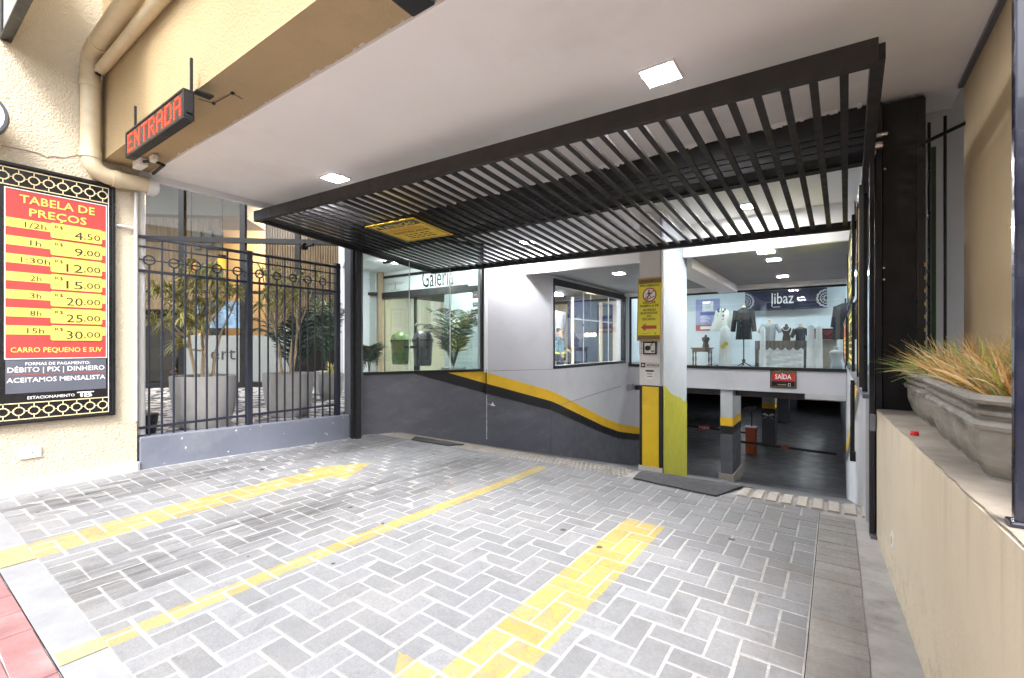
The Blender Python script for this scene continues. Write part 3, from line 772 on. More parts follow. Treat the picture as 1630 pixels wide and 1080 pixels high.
for x in (-3.955, -3.03):
    mb = MB(); mb.box(x-.008, x+.008, 1.10, 1.112, 2.59, 2.80); obj('hanger', mb, 'black_metal', es)
mb = MB(); mb.box(-3.03, -2.97, 1.112, 1.20, 2.60, 2.61); mb.box(-3.008, -2.998, 1.07, 1.1, 2.47, 2.50); obj('bracket', mb, 'black_metal', es)
cb = thing('cable', 'thin loose cable clipped under the fascia right of the LED sign', 'cable', (-2.9, 1.2, 2.66))
mb = MB(); cp_ = [at(a_, b_, z=2.658) for a_, b_ in ((316, 158), (340, 165), (370, 149), (386, 158))]; mb.tube(cp_, .002, 6)
obj('wire', mb, 'ink_black', cb); mb = MB(); [mb.box(p_.x-.008, p_.x+.008, p_.y-.008, p_.y+.008, 2.652, 2.664) for p_ in cp_[1:3]]; obj('clip', mb, 'ink_black', cb)
jb = thing('junction_box', 'small white junction box with cables behind the drain pipe', 'junction box', (-4.5, 1.42, 2.62))
mb = MB(); mb.box(-4.72, -4.56, 1.30, 1.36, 2.60, 2.66); obj('box', mb, 'sign_white', jb, bevel=.004)
mb = MB(); mb.tube([(-4.56, 1.33, 2.63), (-4.45, 1.36, 2.62), (-4.42, 1.42, 2.60), (-4.75, 1.45, 2.61)], .012, 8); obj('cable', mb, 'ink_black', jb, smooth=True)
mb = MB(); mb.box(-4.45, -4.37, 1.33, 1.37, 2.60, 2.65); obj('camera_head', mb, 'pipe_white', jb, bevel=.01)
q1 = at(665, 12, y=1.14)
fl = thing('floodlight', 'black fitting fixed on the fascia at the top edge', 'floodlight', q1)
mb = MB(); mb.box(q1.x-.045, q1.x+.07, q1.y-.09, q1.y+.02, q1.z-.01, q1.z+.06); mb.box(q1.x-.02, q1.x+.03, q1.y-.03, q1.y+.02, q1.z+.02, q1.z+.12); obj('body', mb, 'black_metal', fl, bevel=.008)

# ------------------------------------------------------------------ fence on its low wall
fw = thing('low_wall', 'blue grey painted low wall under the fence', 'wall', (XL-.08, 2.4, 0))
mb = MB(); mb.add([(XL-.16, 1.408, -.1), (XL, 1.408, -.1), (XL, 3.52, -.1), (XL-.16, 3.52, -.1), (XL-.16, 1.408, .352), (XL, 1.408, .352), (XL, 3.52, .292), (XL-.16, 3.52, .292)],
                  [(0, 3, 2, 1), (4, 5, 6, 7), (0, 1, 5, 4), (1, 2, 6, 5), (2, 3, 7, 6), (3, 0, 4, 7)])
obj('wall', mb, 'grey_paint', fw, bevel=.012)
FX = XL-.06
def topz(y): return .352-(y-1.408)*.0284
def fence(y0_, y1_, lab, bars, postr, loops):
    t = thing('iron_fence', lab, 'fence', (FX, (y0_+y1_)/2, .33), 'iron fence panels on the low wall')
    for z, h, w_ in ((2.105, .026, .032), (1.905, .010, .012), (1.805, .024, .024), (.425, .022, .022)):
        mb = MB(); mb.bar((FX, y0_, z), (FX, y1_, z), w_, h); obj('rail', mb, 'fence_blue', t)
    mb = MB(); mb.bar((FX, y0_, 2.02), (FX, y1_, 2.02), .02, .014); obj('rail', mb, 'fence_blue', t)
    n = len(bars)
    for i, y in enumerate(bars):
        mb = MB(); lp = loops(i); zt = 1.865 if lp else 2.10
        mb.box(FX-.007, FX+.007, y-.007, y+.007, topz(y)-.01, zt)
        obj('bar', mb, 'fence_blue', t)
        if lp:
            mb = MB(); f = Face((FX, y, 1.905), (0, 1, 0), (0, 0, 1)); f.ring(mb, 0, 0, .034, .046, -.007, .007, 20); obj('ring', mb, 'fence_blue', t)
    for y in postr:
        mb = MB(); mb.box(FX-.028, FX+.028, y-.028, y+.028, topz(y)-.02, 2.15 if y > 3 else 2.13); obj('post', mb, 'fence_blue', t, bevel=.004)
def ybar(zx): return at(200+zx*.2407, 600, x=FX).y
fence(1.42, ybar(800), 'left panel of the iron fence, from the cream wall to the middle post', [ybar(z) for z in (155, 240, 318, 393, 465, 537, 605, 672, 738)], [], lambda i: i % 2 == 0)
fence(ybar(835), 3.42, 'right panel of the iron fence, between the middle post and the gate', [ybar(z) for z in (885, 942, 1000, 1052, 1105, 1155, 1205, 1253, 1303, 1350)], [ybar(815), 3.38], lambda i: i in (0, 2, 4, 6, 8))
dd = thing('downpipe', 'slim grey downpipe beside the cream wall end', 'pipe', (XL-.05, 1.43, .35))
mb = MB(); mb.tube([(XL-.10, 1.45, .36), (XL-.10, 1.45, 2.6)], .028, 10); obj('pipe', mb, 'pipe_white', dd, smooth=True)

# ------------------------------------------------------------------ gate posts and lintel
GY = 3.6
ge = thing('gate_frame', 'black steel gate frame with wide right post and lintel', 'gate frame', (-2.4, GY, 0))
mb = MB(); mb.box(-5.06, -4.90, 3.53, 3.69, -.02, 2.64); obj('post', mb, 'gunmetal', ge, bevel=.004)
mb = MB(); mb.box(-4.897, -4.845, 3.50, 3.60, -.02, 2.60); mb.box(-4.843, -4.80, 3.52, 3.59, -.02, 2.60); obj('guide_rail', mb, 'black_metal', ge, bevel=.003)
mb = MB(); mb.box(.232, .425, 3.60, 3.78, -.02, 2.62); obj('post', mb, 'panel_black', ge, bevel=.004)
mb = MB(); mb.box(.168, .190, 3.50, 3.60, -.02, 2.60); mb.box(.196, .228, 3.53, 3.64, -.02, 2.58); obj('guide_rail', mb, 'black_metal', ge, bevel=.002)
mb = MB(); mb.box(.39, .43, 3.585, 3.60, .7, 2.60); obj('edge_strip', mb, 'frame_black', ge)
mb = MB(); mb.box(-4.80, .232, 3.60, 3.78, 2.36, 2.64); obj('lintel', mb, 'panel_black', ge, bevel=.004)
for (z0_, z1_) in ((2.40, 2.425), (2.45, 2.465), (2.49, 2.50)):
    mb = MB(); mb.box(-4.80, .22, 3.585, 3.60, z0_, z1_); obj('lintel_rib', mb, 'black_metal', ge)
mb = MB(); mb.box(-4.80, .232, 3.782, 3.86, 2.345, 2.42); obj('lintel_angle', mb, 'black_metal', ge)
for i, (x, z) in enumerate(((.245, 2.22), (.41, 2.2), (.24, 1.62), (.24, 1.55), (.41, 2.31), (.41, 1.60), (.21, .72))):
    mb = MB(); mb.tube([(x, 3.592, z), (x, 3.585, z)], .006, 8); obj('rivet', mb, 'alu', ge)
# ragged mortar along the lintel
mb = MB()
for i in range(240):
    x = -4.7+i*.0203; a = .006+.016*rnd.random()**2+.010*max(0, math.sin(i*.21)); mb.add([(x, 3.57, 2.649), (x+.022, 3.57, 2.649), (x+.022, 3.598, 2.65-a), (x, 3.598, 2.65-a*rnd.uniform(.7, 1.2))], [(0, 1, 2, 3)])
obj('mortar', mb, 'white_soffit', ge)['kind'] = 'stuff'

gt_ = thing('tilting_gate', 'open tilting gate of dark vertical slats held up under the canopy', 'gate', (-2.3, 3.6, 2.35))
GA, GB = Vector((-4.82, 2.33, 2.455)), Vector((.145, 2.45, 2.375))      # street-side rail
GC, GD = Vector((-4.82, 4.86, 2.235)), Vector((.185, 4.95, 2.185))      # inner rail
ax_ = (GB-GA).normalized(); ay_ = ((GC-GA)).normalized(); nz = ax_.cross(ay_)
mb = MB(); mb.bar(GA, GB, .045, .105); obj('front_rail', mb, 'bronze_metal', gt_, bevel=.003)
mb = MB(); mb.bar(GC, GD, .05, .07); obj('rear_rail', mb, 'black_metal', gt_, bevel=.003)
mb = MB(); mb.bar(GA, GC, .05, .08); obj('side_rail', mb, 'black_metal', gt_, bevel=.003)
mb = MB(); mb.bar(GB, GD, .05, .07); obj('side_rail', mb, 'bronze_metal', gt_, bevel=.003)
NS = 43
for i in range(1, NS):
    f = i/NS; a = GA.lerp(GB, f); b = GC.lerp(GD, f); d = (b-a).normalized()
    mb = MB(); mb.bar(a+d*.025, b-d*.026, .034, .019); obj('slat', mb, 'bronze_metal' if i > 25 else 'black_metal', gt_)
mb = MB(); mb.box(.165, .20, 3.52, 3.62, 2.30, 2.36); mb.tube([(.15, 3.5, 2.34), (.23, 3.5, 2.34)], .022, 10); mb.tube([(.15, 3.47, 2.39), (.25, 3.47, 2.39)], .012, 8); obj('pivot_bracket', mb, 'metal_shine', gt_, bevel=.003)
mb = MB(); mb.tube([(-4.84, 4.1, 2.27), (-5.0, 4.1, 2.27)], .02, 10); mb.tube([(-4.88, 3.0, 2.30), (-5.06, 3.0, 2.30)], .016, 10); mb.tube([(-5.05, 3.0, 2.30), (-5.09, 3.0, 2.30)], .04, 12); obj('roller', mb, 'black_metal', gt_, smooth=True)
# warning plate hung under the slats
ga = thing('warning_plate', 'yellow ATENÇÃO warning plate fixed under the gate slats', 'sign', (-3.6, 3.5, 2.28))
c = at(653, 367, z=2.30); n_ = (ay_.cross(ax_)).normalized()
fp = Face(c, ax_, ay_); fp = Face(c, ax_, -ay_)
# ex right along the gate, ey towards the street, normal down
fp.ey = -ay_; fp.en = fp.ex.cross(fp.ey)
hw, hh = .325, .275
def flipv(v): return v
mb = MB(); fp.rect(mb, -hw, -hh, hw, hh, 0, .006); obj('plate', mb, 'sign_amber', ga, bevel=.002)
mb = MB(); fp.frame(mb, -hw+.02, -hh+.02, hw-.02, hh-.02, .008, .006, .0075); fp.rect(mb, -hw+.13, hh-.14, hw-.04, hh-.035, .006, .0075)
fp.poly(mb, [(-hw+.035, hh-.13), (-hw+.115, hh-.13), (-hw+.075, hh-.05)], .006, .0075)
fp.text(mb, 'IDENTIFICAR-SE', 0, -.035, .045, .008, align='c', width=.48, bold=.02)
[fp.rect(mb, q_, -.095, q_+.05, -.095+.018, .006, .0075) for q_ in (-.17, -.10, -.03, .05, .12)]
[fp.rect(mb, q_, -.145, q_+.05, -.145+.018, .006, .0075) for q_ in (-.17, -.10, -.03, .05, .12)]
[fp.rect(mb, q_, -.195, q_+.05, -.195+.018, .006, .0075) for q_ in (-.17, -.10, -.03, .05, .12)]
obj('lettering', mb, 'ink_black', ga)
mb = MB(); fp.text(mb, 'ATENÇÃO', .045, hh-.12, .065, .009, align='c', width=.40, bold=.02); obj('lettering', mb, 'sign_yellow', ga)
mb = MB(); fp.text(mb, 'OBRIGATÓRIO', 0, .04, .055, .008, align='c', width=.50, bold=.02); obj('lettering', mb, 'sign_orange', ga)

# ------------------------------------------------------------------ left ramp wall with the gallery glazing
W0_, W1_ = (-4.98, 3.70), (-3.72, 6.37)
dW = Vector((W1_[0]-W0_[0], W1_[1]-W0_[1], 0)).normalized(); nW = Vector((dW.y, -dW.x, 0))   # facing the ramp
LW_ = (Vector((*W1_, 0))-Vector((*W0_, 0))).length
SILL = .77
fg = Face((W0_[0], W0_[1], 0), dW, (0, 0, 1))
s_end = 1.76        # the glazing ends here, plain wall follows
rw = thing('ramp_wall', 'dark grey ramp wall with yellow and black safety stripe', 'wall', (-4.3, 5.2, 0))
mb = MB(); fg.rect(mb, .0, -1.9, LW_, SILL, -.2, 0); mb.box(-3.92, -3.72, 6.38, 14, -2.2, SILL); obj('wall', mb, 'ramp_grey', rw)
# upper light part above the stripe, and the plain wall to the ceiling
def zs(y):   # top edge of the yellow stripe
    pts = [(3.9, 1.22), (5.29, .765), (6.6, .353), (8.39, -.26), (9.2, -.50), (10.43, -.742), (14, -.76)]
    for (a, za), (b, zb) in zip(pts, pts[1:]):
        if a <= y <= b: return za+(zb-za)*(y-a)/(b-a)
    return pts[-1][1]
st1, st2, st3 = MB(), MB(), MB()
def strip_wall(P, ylist, en, f_hi, f_lo, mbx, off):
    prev = None
    for y in ylist:
        p = P(y); hi = min(f_hi(y), SILL-.004); lo = min(f_lo(y), SILL-.006)
        if prev is not None and (hi-lo > .003 or prev[1]-prev[2] > .003):
            q, phi, plo = prev
            a = Vector((q.x, q.y, 0)); b = Vector((p.x, p.y, 0))
            mbx.add([a+Vector((0, 0, plo))+en*off, b+Vector((0, 0, lo))+en*off, b+Vector((0, 0, hi))+en*off, a+Vector((0, 0, phi))+en*off], [(0, 1, 2, 3)])
        prev = (p, hi, lo)
Pd = lambda y: Vector((W0_[0]+(y-W0_[1])*(W1_[0]-W0_[0])/(W1_[1]-W0_[1]), y, 0))
Ps = lambda y: Vector((-3.72, y, 0))
yd = [3.9+i*(6.375-3.9)/50 for i in range(51)]; ysx = [6.375+i*.25 for i in range(24)]
for P_, yl, en_ in ((Pd, yd, nW), (Ps, ysx, Vector((1, 0, 0)))):
    strip_wall(P_, yl, en_, lambda y: zs(y), lambda y: zs(y)-.165, st1, .004)
    strip_wall(P_, yl, en_, lambda y: zs(y)-.165, lambda y: zs(y)-.31, st2, .004)
    strip_wall(P_, yl, en_, lambda y: 9, lambda y: zs(y), st3, .004)
obj('yellow_stripe', st1, 'stripe_yellow', rw); obj('black_stripe', st2, 'stripe_black', rw); obj('upper_paint', st3, 'grey_white_wall', rw)
gw = thing('gallery_wall', 'plain light grey wall between the gallery glass and ramp window', 'wall', (-4, 5.9, SILL))
mb = MB(); fg.rect(mb, s_end, SILL+.002, LW_-.001, 2.94, -.2, 0); obj('wall', mb, 'grey_white_wall', gw)
mb = MB(); mb.box(-3.92, -3.72, 6.375, 14, 2.23, 2.94); mb.box(-3.92, -3.72, 6.375, 6.45, SILL+.002, 2.228); mb.box(-3.92, -3.72, 9.55, 9.74, SILL+.002, 2.228); obj('wall', mb, 'grey_white_wall', gw)
mb = MB(); fg.rect(mb, s_end-.005, SILL-.02, s_end+.055, 2.64, .0, .03); obj('corner_trim', mb, 'white_paint', gw, bevel=.004)
# black drain tube on the wall joint
dt = thing('wall_cable', 'short black cable tube hanging on the ramp wall joint', 'cable', fg.P(s_end+.03, .6, .02))
mb = MB(); mb.tube([fg.P(s_end+.03, .80, .025), fg.P(s_end+.03, .50, .025)], .008, 8); mb.tube([fg.P(s_end+.03, .50, .025), fg.P(s_end+.03, .44, .025)], .018, 8); obj('tube', mb, 'frame_black', dt)
mb = MB()
for i in range(22):
    v = .40-i*.03; mb.add([fg.P(s_end+.045+rnd.uniform(-.003, .003), v, .0015), fg.P(s_end+.053+rnd.uniform(0, .008), v, .0015), fg.P(s_end+.052, v+.026, .0015), fg.P(s_end+.046, v+.024, .0015)], [(0, 1, 2, 3)])
fg.poly(mb, [(s_end+.05, .30), (s_end+.12, .27), (s_end+.15, .31), (s_end+.17, .27), (s_end+.20, .245), (s_end+.14, .25)], .001, .002)
obj('chipped_paint', mb, 'sign_white', rw)
# scuffs (curved tyre and bumper marks)
mb = MB()
def scuff(cu, cv, r, a0, a1, th, n=14):
    pts = []
    for i in range(n+1):
        a = R(a0+(a1-a0)*i/n); tt = .45*th*(math.sin(math.pi*i/n))*rnd.uniform(.1, 1)
        pts.append((cu+r*math.cos(a), cv+r*.8*math.sin(a), tt))
    for i in range(n):
        (u0, v0, t0), (u1, v1, t1) = pts[i], pts[i+1]
        mb.add([fg.P(u0, v0-t0, .0015), fg.P(u1, v1-t1, .0015), fg.P(u1, v1+t1, .0015), fg.P(u0, v0+t0, .0015)], [(0, 1, 2, 3)])
for a in ((.45, .25, .20, 30, 170, .005), (.46, .22, .13, 200, 330, .006), (.9, .32, .22, 200, 300, .004), (1.25, .35, .2, 210, 330, .004), (1.45, .30, .15, 30, 120, .004),
          (.55, .12, .05, 0, 120, .012), (1.3, -.05, .16, 180, 290, .006), (1.5, .02, .2, 220, 330, .004), (2.1, .02, .3, 60, 150, .004), (2.35, .05, .25, 40, 130, .005), (2.3, -.05, .3, 50, 130, .003), (2.55, -.1, .3, 60, 120, .003)):
    scuff(*a)
obj('scuff_mark', mb, 'gunmetal', rw)['kind'] = 'stuff'

gg = thing('gallery_glazing', 'frameless gallery window with three glass panes and a black sill', 'window', fg.P(.9, SILL, 0))
mb = MB(); fg.rect(mb, 0, SILL, s_end-.006, SILL+.035, -.06, .02); obj('sill_rail', mb, 'frame_black', gg, bevel=.003)
mb = MB(); fg.rect(mb, s_end-.035, SILL+.036, s_end-.006, 2.6, -.05, .015); fg.rect(mb, 0, 2.60, s_end-.006, 2.64, -.06, .02); obj('frame', mb, 'frame_black', gg, bevel=.003)
js = [0.0]+[ (lambda q: (Vector((q.x, q.y, 0))-Vector((*W0_, 0))).dot(dW))(at(px, 500, line=(W0_, W1_))) for px in (652, 717)]+[s_end-.036]
for a, b in zip(js, js[1:]):
    mb = MB(); fg.rect(mb, a+.004, SILL+.036, b-.004, 2.598, -.02, -.012); obj('pane', mb, 'pane_green', gg)
for a in js[1:3]:
    mb = MB(); fg.rect(mb, a-.0035, SILL+.036, a+.0035, 2.598, -.024, -.008); obj('glass_joint', mb, 'sign_white', gg)

# gallery interior
hall = thing('gallery_hall', 'white gallery interior with automatic glass door seen through the glazing', 'interior', (-7, 8, -.1))
mb = MB(); mb.add([(-5.1, 3.75, .05), (-8.0, 5.55, .05), (-8.0, 6.62, .05), (-3.95, 6.62, .05), (-3.95, 6.3, .05)], [(0, 1, 2, 3, 4)])
mb.box(-12, -3.95, 6.63, 16, -.12, -.04); obj('floor', mb, 'off_tile', hall)
mb = MB(); mb.add([(-5.12, 3.75, 2.70), (-8.02, 5.55, 2.70), (-8.02, 6.62, 2.70), (-3.95, 6.62, 2.70), (-3.95, 6.3, 2.70)], [(4, 3, 2, 1, 0)]); obj('ceiling', mb, 'white_soffit', hall)
mb = MB(); mb.box(-6.7, -6.5, 5.6, 5.8, 2.67, 2.695); mb.box(-5.2, -5.0, 5.9, 6.1, 2.67, 2.695); mb.box(-6.4, -6.1, 7.0, 7.2, 2.7, 2.74); obj('lamp', mb, 'lamp_white', hall)  # ceiling lamps added to brighten the gallery interior
mb = MB(); mb.box(-8.15, -8.0, 5.55, 6.5, -.1, 3.2); obj('wall', mb, 'grey_white_wall', hall)
mb = MB(); mb.box(-5.1, -3.93, 6.5, 6.62, 0, 2.75); mb.box(-8.0, -5.1, 6.5, 6.62, 2.62, 2.75); obj('wall', mb, 'white_paint', hall)
mb = MB(); mb.box(-7.2, -5.15, 7.6, 7.7, 0, 2.75); obj('wall', mb, 'grey_white_wall', hall)
DY = 6.5; fd = Face((0, DY-.01, 0), (1, 0, 0), (0, 0, 1))
gd = thing('gallery_door', 'black framed glass sliding door with Galeria lettering above', 'door', (-6.5, DY, .05))
mb = MB(); fd.rect(mb, -8.0, .05, -7.93, 2.62, -.05, .03); fd.rect(mb, -5.24, .05, -5.17, 2.62, -.05, .03); fd.rect(mb, -7.93, 2.57, -5.24, 2.62, -.05, .03); fd.rect(mb, -6.98, .05, -6.94, 2.13, -.03, .01); obj('frame', mb, 'frame_black', gd)
mb = MB(); fd.rect(mb, -8.02, 2.13, -5.15, 2.26, -.05, .10); obj('door_operator', mb, 'panel_black', gd)
mb = MB(); fd.rect(mb, -7.93, 2.262, -5.24, 2.569, -.01, 0); obj('transom_panel', mb, 'transom_white', gd)
mb = MB(); fd.rect(mb, -7.93, .06, -6.98, 2.13, -.02, -.01); obj('door_leaf', mb, 'pane_green', gd)
mb = MB(); fd.rect(mb, -6.94, .06, -5.24, 2.13, -.03, -.02); obj('door_leaf', mb, 'pane_green', gd)
mb = MB(); fd.text(mb, 'Galeria', at(697, 440, y=DY).x, 2.30, .36, .004, align='c', width=.84, bold=0); obj('lettering', mb, 'sign_black', gd)
mb = MB(); x_ = at(630, 440, y=DY).x
for k in range(-4, 5):
    mb.tube([fd.P(x_+k*.035, 2.42, .006), fd.P(x_+k*.075, 2.50-abs(k)*.012, .006)], .006, 4)
fd.rect(mb, x_-.015, 2.30, x_+.015, 2.46, .002, .006); fd.rect(mb, x_-.12, 2.30, x_-.03, 2.315, .002, .006); fd.rect(mb, x_+.03, 2.30, x_+.12, 2.315, .002, .006); obj('emblem', mb, 'kerb_tile', gd)
# hanging sign plate and stickers by the door
hs_ = thing('hanging_plate', 'blue grey plate hanging at the right of the Galeria lettering', 'plate', (-5.3, 6.3, 2.3))
a = at(745, 440, y=6.2); mb = MB(); mb.box(a.x, a.x+.30, 6.2, 6.22, 2.20, 2.58); obj('plate', mb, 'pillar_blue', hs_)
for i, (px, py, hh_, lab, red) in enumerate(((757, 470, .12, 'upper white safety sticker with red print by the gallery door', 1), (757, 485, .09, 'middle white sticker with dark bar by the gallery door', 0), (755, 505, .11, 'lowest small white sticker by the gallery door', 1))):
    a = at(px, py, y=6.45); s = thing('notice_sticker', lab, 'sticker', a, 'notices beside the gallery door'); f = Face((a.x, 6.45, a.z), (1, 0, 0), (0, 0, 1))
    mb = MB(); f.rect(mb, -.075, -hh_/2, .075, hh_/2, 0, .006); obj('sheet', mb, 'sign_white', s)
    mb = MB(); f.frame(mb, -.05, -hh_*.25, .05, hh_*.35, .014, .006, .008); f.rect(mb, -.06, -hh_*.45, .06, -hh_*.3, .006, .008); obj('print', mb, 'sign_dark_red' if red else 'ink_black', s)

# bins on a post
def bin_at(cx, cy_, z0_, m, lab):
    t = thing('litter_bin', lab, 'litter bin', (cx, cy_, z0_), 'swing lid bins inside the gallery')
    mb = MB(); mb.lathe([(.15, 0), (.165, .03), (.185, .36), (.19, .40)], (cx, cy_, z0_), 20, 1, .8); obj('bucket', mb, m, t, smooth=True)
    mb = MB(); mb.lathe([(.205, .40), (.205, .43), (.20, .45), (.17, .53), (.10, .585), (.01, .60)], (cx, cy_, z0_), 20, 1, .8); obj('lid', mb, m, t, smooth=True)
    mb = MB(); mb.lathe([(.206, .425), (.21, .43), (.21, .445), (.206, .45)], (cx, cy_, z0_), 20, 1, .8); obj('rim', mb, 'frame_black', t)
a = at(637, 590, y=5.75); bin_at(a.x, 5.75, .80, 'green_bin', 'green swing lid bin, the left of the pair in the gallery')
a = at(673, 590, y=5.6); bin_at(a.x, 5.6, .80, 'grey_bin', 'dark grey swing lid bin beside the green one')
a = at(668, 590, y=5.45); t = thing('bin_post', 'black post carrying the two bins in the gallery', 'post', (a.x, 5.45, .05)); mb = MB(); mb.tube([(a.x, 5.42, .05), (a.x, 5.42, 1.28)], .028, 10); mb.box(a.x-.35, a.x+.18, 5.42, 5.46, 1.1, 1.14); obj('pole', mb, 'black_metal', t)

def frond(mb, base, tip, droop, nl=16, ll=.22, wd=.022, mi=0):
    base, tip = Vector(base), Vector(tip); pts = []
    for i in range(nl+1):
        f = i/nl; p = base.lerp(tip, f); p.z += droop*math.sin(math.pi*f*.9)*1.0-droop*.35*f*f*2; pts.append(p)
    mb.tube(pts, [.006*(1-.7*i/nl) for i in range(nl+1)], 4, mi, False)
    for i in range(3, nl+1):
        d = (pts[i]-pts[i-1]).normalized(); sd = d.cross(Vector((0, 0, 1)))
        if sd.length < .01: sd = Vector((1, 0, 0))
        sd.normalize(); L = ll*math.sin(math.pi*(i/nl*.75+.2))+.03
        for sg in (-1, 1):
            q = pts[i]; e = q+(sd*sg*.8+d*.75+Vector((0, 0, -.35+rnd.uniform(-.15, .15)))).normalized()*L
            m_ = q.lerp(e, .45)+Vector((0, 0, .02)); wv = d*wd/2
            mb.add([q-wv*.4, q+wv*.4, m_+wv, m_-wv, e], [(0, 1, 2, 3), (3, 2, 4)], mi)
def palm(name, lab, base, nfr, rad, h, m, potr, pot_m, potz, rr):
    t = thing(name, lab, 'plant', base)
    b = Vector(base)
    mb = MB(); mb.lathe([(potr*.8, 0), (potr, .02), (potr*1.05, potz), (potr*.95, potz)], b, 16); obj('pot', mb, pot_m, t, smooth=True)
    for k in range(nfr):
        a = 2*math.pi*k/nfr+rr.uniform(-.3, .3); hh_ = h*rr.uniform(.55, 1.0); rd = rad*rr.uniform(.6, 1.1)*(1.15-hh_/h*.5)
        mb = MB(); st = b+Vector((0, 0, potz)); frond(mb, st, st+Vector((math.cos(a)*rd, math.sin(a)*rd, hh_)), .25, 16, .24, .028)
        obj('frond', mb, m, t)
a = at(722, 560, y=5.95); palm('palm_plant', 'potted palm with arching fronds behind the gallery glass', (a.x, 5.95, .55), 20, .80, 1.12, 'palm_green', .20, 'concrete_pot', .22, random.Random(3))
t = thing('plant_stand', 'low grey block under the gallery palm', 'stand', (a.x, 5.95, .05)); mb = MB(); mb.box(a.x-.22, a.x+.22, 5.75, 6.15, .05, .545); obj('block', mb, 'concrete_pot', t)
a = at(583, 600, y=4.25); palm('potted_plant', 'small plant with thin stems at the left end of the gallery glass', (a.x, 4.3, .62), 7, .15, .30, 'palm_green', .09, 'concrete_pot', .12, random.Random(5))
t = thing('plant_stand', 'small ledge under the thin stemmed plant', 'stand', (a.x, 4.3, .05)); mb = MB(); mb.box(a.x-.11, a.x+.11, 4.19, 4.41, .05, .618); obj('block', mb, 'concrete_pot', t)

# ------------------------------------------------------------------ ramp window (left wall, above the ramp)
fwn = Face((-3.72, 0, 0), (0, 1, 0), (0, 0, 1))
rwn = thing('ramp_window', 'wide black framed window in the left ramp wall', 'window', (-3.72, 8, SILL))
mb = MB(); y0w, y1w = 6.45, 9.55
mb.box(-3.80, -3.705, y0w, y1w, SILL+.002, SILL+.05); obj('sill_rail', mb, 'frame_black', rwn)
mb = MB(); mb.box(-3.80, -3.705, y0w, y1w, 2.12, 2.228); mb.box(-3.80, -3.705, y0w, y0w+.03, SILL+.05, 2.12); mb.box(-3.80, -3.705, y1w-.05, y1w, SILL+.05, 2.12); obj('frame', mb, 'frame_black', rwn)
cuts = [y0w+.031, 7.62, 8.75, y1w-.051]
for a, b in zip(cuts, cuts[1:]):
    mb = MB(); mb.box(-3.765, -3.757, a+.004, b-.004, SILL+.052, 2.118); obj('pane', mb, 'pane_clear', rwn)
for a in cuts[1:3]:
    mb = MB(); mb.box(-3.768, -3.754, a-.006, a+.006, SILL+.052, 2.118); obj('glass_joint', mb, 'alu', rwn)
# hall behind it
mb = MB(); mb.box(-12.2, -12, 6.62, 16, -.1, 3.4); mb.box(-12, -3.9, 15.9, 16.1, -.1, 3.4); obj('wall', mb, 'cream_room', hall)
mb = MB(); mb.box(-12, -3.93, 6.63, 16, 2.76, 2.86); obj('ceiling', mb, 'cafe_dark', hall)
mb = MB()
for y in (8.2, 10.4, 12.6):
    for x in (-5.2, -7.2): mb.box(x-.12, x+.12, y-.3, y+.3, 2.72, 2.755)
obj('lamp', mb, 'lamp_white', hall)
def slab(name, lab, cat, px0, px1, py0, py1, x, m, th=.08, z0_=None):
    a = at(px0, py0, x=x); b = at(px1, py1, x=x)
    t = thing(name, lab, cat, (x, (a.y+b.y)/2, z0_ if z0_ is not None else min(a.z, b.z)))
    mb = MB(); mb.box(x-th, x, a.y, b.y, z0_ if z0_ is not None else min(a.z, b.z), a.z); obj('panel', mb, m, t); return t
pt = thing('partition', 'navy shop partition with glass front inside the gallery hall', 'partition', (-6.4, 11, -.04))
mb = MB(); mb.box(-6.6, -6.5, 12.3, 15.5, -.04, 2.6); obj('wall', mb, 'navy_cloth', pt)
mb = MB(); mb.box(-6.49, -6.45, 12.3, 12.42, -.04, 2.6); mb.box(-6.49, -6.45, 14.3, 14.5, -.04, 2.6); obj('post', mb, 'cream_room', pt)
mb = MB(); mb.box(-6.49, -6.44, 12.3, 15.5, 1.93, 1.97); obj('rail', mb, 'alu', pt)
ps = thing('totem', 'white upright totem sign with vertical lettering behind the ramp window', 'sign', (-6.95, 9.9, -.04))
mb = MB(); mb.box(-7.35, -7.30, 12.65, 13.5, -.04, 2.25); obj('panel', mb, 'sign_white', ps)
mb = MB(); f = Face((-7.295, 0, 0), (0, 1, 0), (0, 0, 1))
for i, ch in enumerate('ESTACIONA'): f.text(mb, ch, 13.3, 2.05-i*.125, .09, .002, align='c')
obj('lettering', mb, 'ink_black', ps)
ch_ = thing('chandelier', 'small amber chandelier glowing behind the ramp window', 'lamp', (-6.2, 11.9, 1.4))
mb = MB()
for k in range(7):
    a = 2*math.pi*k/7; mb.lathe([(.01, 0), (.045, .03), (.05, .06), (.03, .10)], (-6.2+.13*math.cos(a), 13.05+.13*math.sin(a), 1.42), 8)
obj('shade', mb, 'lamp_warm', ch_); mb = MB(); mb.tube([(-6.2, 13.05, 1.45), (-6.2, 13.05, 2.74)], .01, 6); mb.lathe([(.02, 0), (.14, .02), (.02, .05)], (-6.2, 13.05, 1.42), 8); obj('stem', mb, 'dark_wood', ch_)

